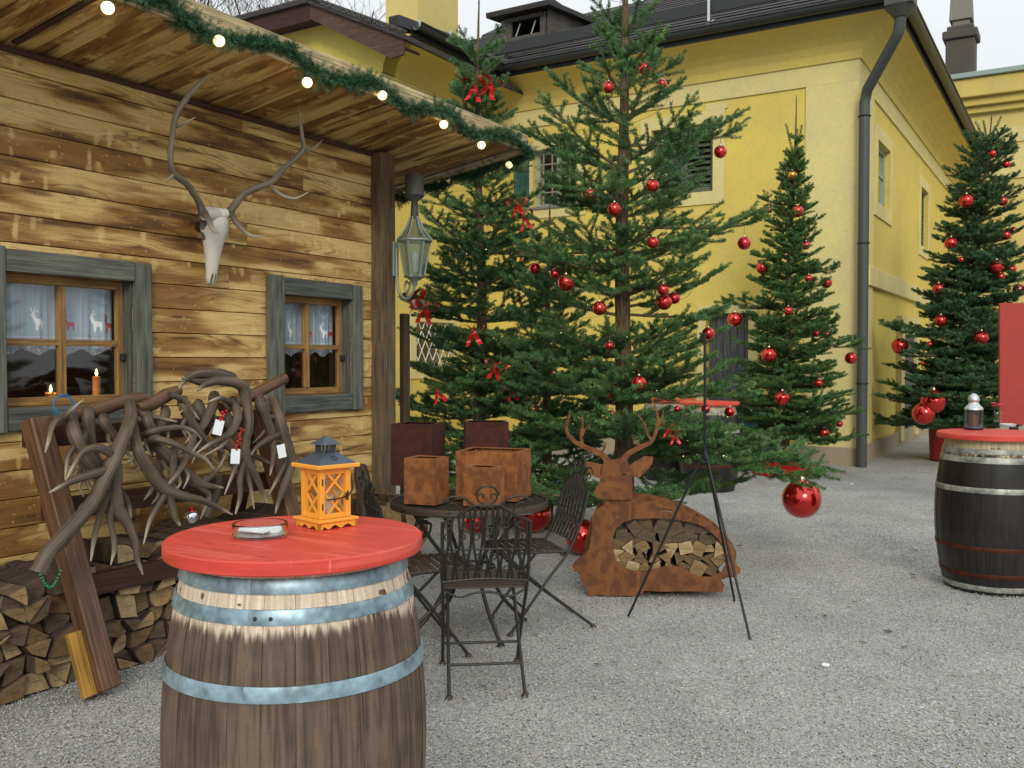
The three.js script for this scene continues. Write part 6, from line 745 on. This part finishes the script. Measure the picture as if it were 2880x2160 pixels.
cnt.push(fir({ seed: 88, label: 'narrow potted fir with many red baubles standing before the yellow corner pilaster', base: gnd(2205, 12.7), h: 4.98, tr: 0.06, clear: 0.5, gap: 0.22, nb: 7, prof: [[0, 0.9], [0.5, 0.95], [1.1, 0.82], [1.8, 0.66], [2.5, 0.5], [3.2, 0.4], [3.8, 0.22], [4.1, 0.1], [4.4, 0.05], [4.98, 0.02]], elev: f => lerp(0.0, 0.7, f), fill: 70, thin: 0.35, twig: 1.25, lead: 1, tint: [0.07, 0.155, 0.036], bl: 'on the narrow fir by the grey door', lean: RT.clone().multiplyScalar(0.13), top: [[0.75, 0.5, 0.35, 0.4], [0.75, 2.8, 0.3, 0.45], [0.75, 4.6, 0.45, 0.42]],
  baubles: [[2228, 493, 14, undefined, '', 'copper gold bauble near the tip of the narrow fir', std([0.75, 0.32, 0.08], 0.15, { metalness: 0.9 })], [2163, 590, 10], [2243, 594, 17], [2267, 690, 12], [2143, 753, 17], [2274, 783, 11], [2324, 795, 16], [2217, 874, 13], [2067, 898, 21], [2325, 941, 11], [2297, 938, 10], [2163, 998, 22], [2393, 1007, 17], [2303, 1078, 12], [2200, 1120, 22], [2361, 1192, 10], [2317, 1218, 15]] }));
cnt.push(fir({ seed: 93, label: 'broad dark fir in a red pot beside the red panel', base: gnd(2700, 14.4), h: 5.2, tr: 0.08, clear: 0.55, gap: 0.24, nb: 8, prof: [[0, 1.25], [0.6, 1.3], [1.4, 1.12], [2.3, 0.86], [3.2, 0.66], [4.2, 0.52], [4.7, 0.38], [5.2, 0.12]], elev: f => lerp(0.02, 0.55, f), fill: 110, twig: 1.35, lead: 2, tint: [0.056, 0.128, 0.042], fairy: 'tiny warm fairy lights threaded through the broad potted fir', bl: 'on the broad fir by the red panel', lean: RT.clone().multiplyScalar(0.42), top: [[0.4, 0.2, 0.5, 0.4], [0.4, 3.4, 0.6, 0.4], [0.45, 1.9, 0.7, 0.4], [0.45, 5, 0.7, 0.4]],
  baubles: [[2792, 432, 11], [2830, 462, 11], [2718, 565, 20], [2820, 565, 14], [2675, 684, 18], [2829, 661, 14], [2850, 648, 10], [2803, 750, 20], [2843, 757, 15], [2815, 778, 11], [2640, 812, 16], [2646, 902, 17], [2531, 973, 23], [2760, 950, 20], [2625, 1130, 35, undefined, '', 'bigger upper one of the two huge baubles low on the broad fir'], [2598, 1163, 32, undefined, '', 'lower one of the two huge baubles low on the broad fir'], [2865, 815, 17], [2704, 730, 8], [2615, 968, 8], [2595, 1022, 6]] }));
{ // firs across the courtyard, mirrored in the hut windows
  const src = scene.children.filter(o => o.name.startsWith('fir_tree')); [[6.2, -8.6, 1, 'fir standing across the courtyard opposite the near hut window'], [7.4, -12.4, 3, 'slim fir standing across the courtyard further along'], [6.4, -16.2, 1, 'fir standing across the courtyard opposite the far hut window']].forEach(([x, z, k, lab]) => { const c = src[k].clone(); c.name = numbered('fir_tree'); c.position.set(x, 0, z); c.rotation.y = x * 3; tag(c, lab, 'fir tree', 'decorated fir trees'); scene.add(c); });
}
{ // pots and wraps at the feet of the far firs, big baubles lying on the ground
  const r = mulberry(3), p3 = gnd(2205, 12.7), g = lathe([[0.1, 0.34], [0.12, 0.3], [0.18, 0.22], [0.3, 0.1], [0.36, 0.02], [0.36, 0.0], [0.001, 0.0]], 40), q = g.attributes.position; for (let i = 0; i < q.count; i++) { const a = Math.atan2(q.getZ(i), q.getX(i)), k = 1 + 0.12 * Math.sin(a * 11) + 0.06 * Math.sin(a * 23 + 1); q.setX(i, q.getX(i) * k); q.setZ(i, q.getZ(i) * k); } g.computeVertexNormals(); solo('foil_wrap', g.translate(p3.x, 0, p3.z), M.foil, 'crumpled red foil wrapped round the foot of the narrow fir', 'foil wrap');
  const p4 = gnd(2694, 14.4); solo('red_pot', lathe([[0.001, 0], [0.36, 0], [0.38, 0.03], [0.4, 0.5], [0.41, 0.54], [0.38, 0.56], [0.36, 0.5], [0.001, 0.48]], 40).translate(p4.x, 0, p4.z), std([0.28, 0.012, 0.016], 0.4), 'dark red round pot holding the broad fir', 'pot');
  for (const [px, py, pr, lab] of [[1498, 1447, 52, 'big red bauble resting on the gravel under the iron table'], [1640, 1512, 50, 'big red bauble on the ground tucked against the stag'], [1335, 1468, 34, 'red bauble lying on the ground behind the chair back']]) { const d = EYE * FPX / (py + pr - 1015), p = gnd(px, d), rad = pxm(pr, d), o = thing('ground_bauble', lab, 'bauble', V(p.x, 0, p.z)); const m = part('ball', GB, M.bauble, o, false); m.scale.setScalar(rad); m.position.y = rad; const k = part('cap', GC, M.baubleCap, o, false); k.scale.setScalar(rad); k.position.set(rad * 0.7, rad * 1.7, 0); k.rotation.z = -0.78; }
  for (const [px, py, lab] of [[2396, 1363, 'tiny white paper scrap on the gravel near the downpipe'], [2322, 1874, 'tiny white paper scrap on the open gravel']]) { const p = onY(px, py); solo('paper_scrap', rbox(0.035, 0.012, 0.025, p.x, 0.007, p.z, 0.004), M.tagWhite, lab, 'paper'); }
  for (let i = 0; i < 14; i++) { const p = onY(1250 + r() * 1500, 1400 + r() * 700); const s = new THREE.Shape(); s.moveTo(-0.022, 0); s.quadraticCurveTo(0, 0.018, 0.026, 0); s.quadraticCurveTo(0, -0.016, -0.022, 0); solo('dry_leaf', extr(s, 0.002).rotateX(-Math.PI / 2 + 0.2).rotateY(r() * 6).translate(p.x, 0.006, p.z), std('#5c4632', 0.9), 'small brown dead leaf lying on the gravel', 'leaf', 'dead leaves on the gravel'); }
}
scene.traverse(o => { if (o.isMesh) { o.castShadow = o.receiveShadow = true; } });
renderer.render(scene, camera);
